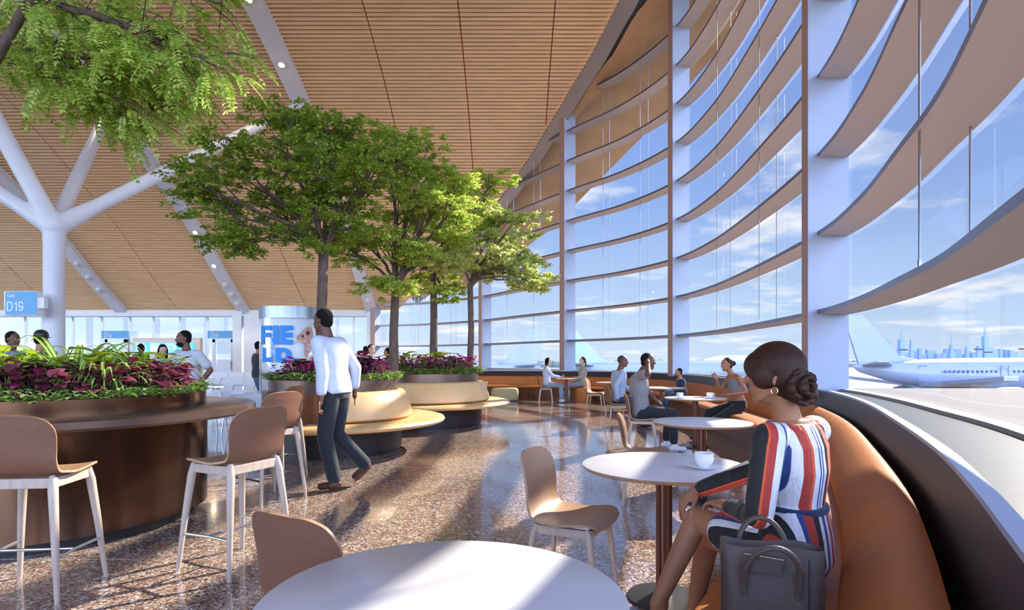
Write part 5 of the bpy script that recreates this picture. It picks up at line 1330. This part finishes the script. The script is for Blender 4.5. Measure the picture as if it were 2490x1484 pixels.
bp_ = thing('backpack', 'dark backpack on the person holding a cup', 'backpack', J['P']+Vector((-.10,.20,.30))); MB().ell((0,0,0), (.14,.09,.22), n=20).build('pack', C_DARK, bp_)
q = thing('paper_cup', 'dark red paper cup in the hand of the person with backpack', 'cup', J['WR'].lerp(J['WL'], .5)+Vector((.05,-.12,-.02))); MB().lathe([(0,0),(.03,0),(.038,.12),(0,.12)], n=20).build('cup_body', mat('cup_red', (.2,.05,.03), .5), q)
stand('person in white shirt standing farther behind the person with backpack', W(889,840,17.5).x, 17.5, (-.2,1), C_WH, C_DARK, SK_M, 'short', .98, .017, facev=False)
stand('person in dark jacket leaning forward behind the tree trunks', W(965,850,14.6).x, 14.6, (-.9,.2), C_DARK, C_DARK, SK_M, 'short', .93, .015, lean=.18, facev=False)
# ---- near woman in striped dress
K_ = (.012,.010,.012,1); Rd = (.44,.035,.02,1); Og = (.78,.10,.02,1); Wh = (.76,.72,.74,1); Nv = (.02,.055,.20,1)
def stripes(name, org, d, half, stops, wob=.012):
    """lengthwise fabric stripes: colour bands along direction d (world), centred on org, over +-half metres"""
    m, nt, b = new_mat(name); N = nt.nodes.new; L = nt.links.new
    g = N('ShaderNodeTexCoord'); nz = N('ShaderNodeTexNoise'); nz.inputs['Scale'].default_value = 6; L(g.outputs['Object'], nz.inputs[0])
    Rm = Matrix.Rotation(-(math.atan2(f.y, f.x)-PI/2), 3, 'Z'); dl = Rm @ Vector(d).normalized(); ol = Rm @ (Vector(org)-Vector((P.x, P.y, 0)))
    dt = N('ShaderNodeVectorMath'); dt.operation = 'DOT_PRODUCT'; L(g.outputs['Object'], dt.inputs[0]); dt.inputs[1].default_value = dl
    ad = N('ShaderNodeMath'); ad.operation = 'MULTIPLY_ADD'; L(nz.outputs[0], ad.inputs[0]); ad.inputs[1].default_value = wob; L(dt.outputs['Value'], ad.inputs[2])
    o0 = ol.dot(dl)+wob*.5; mr = N('ShaderNodeMapRange'); L(ad.outputs[0], mr.inputs[0]); mr.inputs[1].default_value = o0-half; mr.inputs[2].default_value = o0+half
    rp_ = N('ShaderNodeValToRGB'); rp_.color_ramp.interpolation = 'CONSTANT'; L(mr.outputs[0], rp_.inputs[0]); e = rp_.color_ramp.elements
    e[0].position = 0; e[0].color = stops[0][1]; e[1].position = stops[1][0]; e[1].color = stops[1][1]
    for p_, c_ in stops[2:]: q = e.new(p_); q.color = c_
    L(rp_.outputs[0], b.inputs['Base Color']); b.inputs['Roughness'].default_value = .7; b.inputs['Sheen Weight'].default_value = .15
    n2 = N('ShaderNodeTexNoise'); n2.inputs['Scale'].default_value = 10; n2.inputs['Distortion'].default_value = 1; mp_ = N('ShaderNodeMapping'); mp_.inputs['Scale'].default_value = (2.4,1.2,.6); L(g.outputs['Object'], mp_.inputs[0]); L(mp_.outputs[0], n2.inputs[0])
    bp = N('ShaderNodeBump'); bp.inputs['Strength'].default_value = .8; bp.inputs['Distance'].default_value = .025; L(n2.outputs[0], bp.inputs['Height']); L(bp.outputs[0], b.inputs['Normal'])
    return m
f, r = bas((-.60,.80)); P = Vector((1.11, 2.30, .575)); J = torsoJ(P, Vector((1.055, 2.22, 1.105)), f, r, .98, .165)
J['SL'] = Vector((.915, 2.10, 1.045)); J['SR'] = Vector((1.185, 2.31, 1.045)); J['H'] = Vector((.985, 2.21, 1.268)); J['hf'] = Vector((-.86,.50,-.04)).normalized()
J['EL'] = Vector((.875, 2.085, .775)); J['WL'] = Vector((.862, 2.33, .738)); J['HDL'] = Vector((-.30,.75,.02)).normalized()
J['ER'] = Vector((1.06, 2.56, .845)); J['WR'] = Vector((.835, 2.63, .742)); J['HDR'] = Vector((-.62,-.05,-.45)).normalized()
J['hipL'] = Vector((1.04, 2.24, .575)); J['hipR'] = Vector((1.17, 2.37, .565))
J['KL'] = Vector((.815, 2.585, .625)); J['AL'] = Vector((.632, 2.56, .26)); J['TL'] = Vector((-.55,.1,-.75)).normalized()
J['KR'] = Vector((.90, 2.70, .505)); J['AR'] = Vector((.865, 2.80, .11)); J['TR'] = Vector((-.6,.6,-.15)).normalized()
def skirt(mb):
    for k in 'LR': mb.caps(J['hip'+k], J['hip'+k].lerp(J['K'+k], .62 if k == 'L' else .60), .102, .086, 20)
    torso(mb, J, FEM, .016, -.16, .36)
def strands(): pass
axis = (J['N']-J['P']).normalized(); sd_ = (r-axis*r.dot(axis)).normalized()
SD1 = stripes('striped_bodice', (J['P']+J['N'])/2, sd_, .20, [(0,K_),(.13,Nv),(.165,Wh),(.245,Rd),(.33,Og),(.36,Wh),(.43,Nv),(.455,Wh),(.48,Nv),(.50,Wh),(.545,K_),(.60,Og),(.66,Rd),(.80,Wh)])
SD2 = stripes('striped_skirt', J['P'], sd_, .24, [(0,K_),(.10,Rd),(.16,K_),(.21,Wh),(.26,Nv),(.29,Rd),(.37,K_),(.43,Wh),(.48,Nv),(.52,Wh),(.57,Rd),(.63,Wh),(.67,Nv),(.71,Wh)])
ua = (J['EL']-J['SL']).normalized(); ud = (Vector((1,.1,0))-ua*ua.x).normalized()
SD3 = stripes('striped_sleeve_left', J['SL'], ud, .068, [(0,K_),(.30,Og),(.35,Rd),(.54,Wh),(.80,Nv),(.90,Wh)], .004)
fa_ = (J['WL']-J['EL']).normalized(); SD4 = stripes('striped_cuff_left', (J['WL']+J['EL'])/2, Vector((0,0,1)), .055, [(0,Rd),(.22,Og),(.27,K_),(.92,Wh)], .004)
fr_ = (J['WR']-J['ER']).normalized(); fd = (Vector((0,0,1))-fr_*fr_.z).normalized(); SD5 = stripes('striped_sleeve_right', (J['WR']+J['ER'])/2, fd, .055, [(0,K_),(.15,Rd),(.36,Og),(.42,K_),(.86,Wh),(.93,K_)], .004)
t = person('person in red, white, navy and black striped dress, seated with legs crossed in the foreground', J, SK_M,
  [('top', SD1, dict(t0=.28, t1=.975, shoulder=False), .011, 'dress_bodice'), ('custom', SD2, skirt, .01, 'dress_skirt'), ('custom', SD1, lambda mb: mb.caps(J['SR'].lerp(J['N']-Vector((0,0,.06)), .55), J['SR']+Vector((0,0,.002)), .050, .061, 18), .01, 'far_shoulder'),
   ('custom', SD3, lambda mb: (mb.caps(J['SL']+Vector((.006,.004,-.006)), J['EL'], .060, .050, 18), mb.caps(J['SL'].lerp(J['N']-Vector((0,0,.06)), .55), J['SL'], .050, .058, 18)), .01, 'upper_sleeve'),
   ('custom', SD4, lambda mb: (mb.caps(J['EL'], J['EL'].lerp(J['WL'], .93), .049, .037, 18)), .01, 'cuff_sleeve'),
   ('custom', SD5, lambda mb: (mb.caps(J['SR'], J['ER'], .058, .050, 18), mb.caps(J['ER'], J['ER'].lerp(J['WR'], .93), .049, .037, 18)), .01, 'far_sleeve')], .0048, True, ('none', None), face=True,
  hands=dict(R=dict(back=(-.35,-.1,.75), side=-1, curl=(.42,.40,.3), fr=.0088, spread=.13, thumb=.6), L=dict(back=(.1,.0,1), side=1, curl=(.30,.45,.4), fr=.0088, thumb=.5)))
belt = MB(); u_ = (J['N']-J['P']); sr = (J['SR']-J['SL']).normalized(); yv = sr.cross(u_.normalized()).normalized()
rg_ = []
for t_, w_ in ((.335,.146),(.35,.150),(.375,.150),(.385,.146)): rg_.append([J['P']+u_*t_+sr*w_*math.cos(q)*.93+yv*(w_-.026)*math.sin(q)*.95 for q in [2*PI*k/40 for k in range(40)]])
belt.loft(rg_, True, True); belt.build('belt', C_NAVY, t, world=True, ang=60)
# hair: smooth cap with fringe, braided low bun
R_, hf, hu, hr = headR(J); H = J['H']; hb = MB()
hb.ell(H+hu*.030-hf*.012, (.090,.104,.098), R_, 28); hb.ell(H-hf*.035-hu*.005, (.086,.080,.085), R_, 24)
hb.ell(H+hf*.045+hu*.035, (.078,.062,.060), R_, 20)
hb.ell(H+hf*.028+hu*.0-hr*.066, (.024,.046,.052), R_, 16); hb.ell(H+hf*.028+hu*.0+hr*.066, (.024,.046,.052), R_, 16)
hb.ell(H-hf*.055-hu*.055, (.070,.05,.045), R_, 18)
ho = hb.build('hair', HAIRD, t, world=True, ang=180); m = ho.modifiers.new('r','REMESH'); m.mode = 'VOXEL'; m.voxel_size = .005; m.use_smooth_shade = True; q = ho.modifiers.new('s','SMOOTH'); q.iterations = 6
bn = MB(); C0 = H-hf*.074-hu*.050-hr*.022; R2 = random.Random(2)
bn.ell(C0, (.064,.048,.054), R_, 20)
ax = (-hf*.8-hr*.45+hu*.1).normalized(); a1 = ax.cross(hu).normalized(); a2 = a1.cross(ax)
for ring_r, cnt, lift, tw in ((.048,10,.020,.0170),(.022,6,.040,.0155)):
    for k in range(cnt):
        a = 2*PI*k/cnt; b0 = a+2*PI/cnt*1.9
        pts = []
        for j in range(7):
            u = j/6; q = a+(b0-a)*u; rr_ = ring_r+.012*math.sin(u*PI)*(1 if k % 2 else .4)
            pts.append(C0+a1*rr_*1.25*math.cos(q)+a2*rr_*math.sin(q)+ax*(lift*.9+.012*math.sin(u*PI)-.010*(1-math.sin(u*PI))))
        bn.tube(pts, [.005,tw*.75,tw*.95,tw,tw*.95,tw*.75,.005], 10, flat=.75)
bo = bn.build('braided_bun', HAIRD, t, world=True, ang=180)
er = MB(); ep = H-hr*.084-hu*.050-hf*.008; er.tube([ep+Vector((0,0,.004))+R_ @ Vector((0, .011*math.cos(a), .013*math.sin(a)-.010)) for a in [2*PI*k/16+1.2 for k in range(15)]], .0021, 8)
er.build('earring', GOLD, t, world=True); 
sh = MB(); sh.caps(J['AL']+J['TL']*.0+Vector((-.01,0,-.055)), J['AL']+J['TL']*.15+Vector((0,0,-.035)), .033, .028); sh.build('shoe', mat('nude_shoe', (.62,.48,.42), .4), t, world=True, ang=180)
sh = MB(); sh.caps(J['AR']+Vector((0,0,-.06)), J['AR']+J['TR']*.14+Vector((0,0,-.05)), .036, .030); sh.build('shoe', bpy.data.materials['nude_shoe'], t, world=True, ang=180)
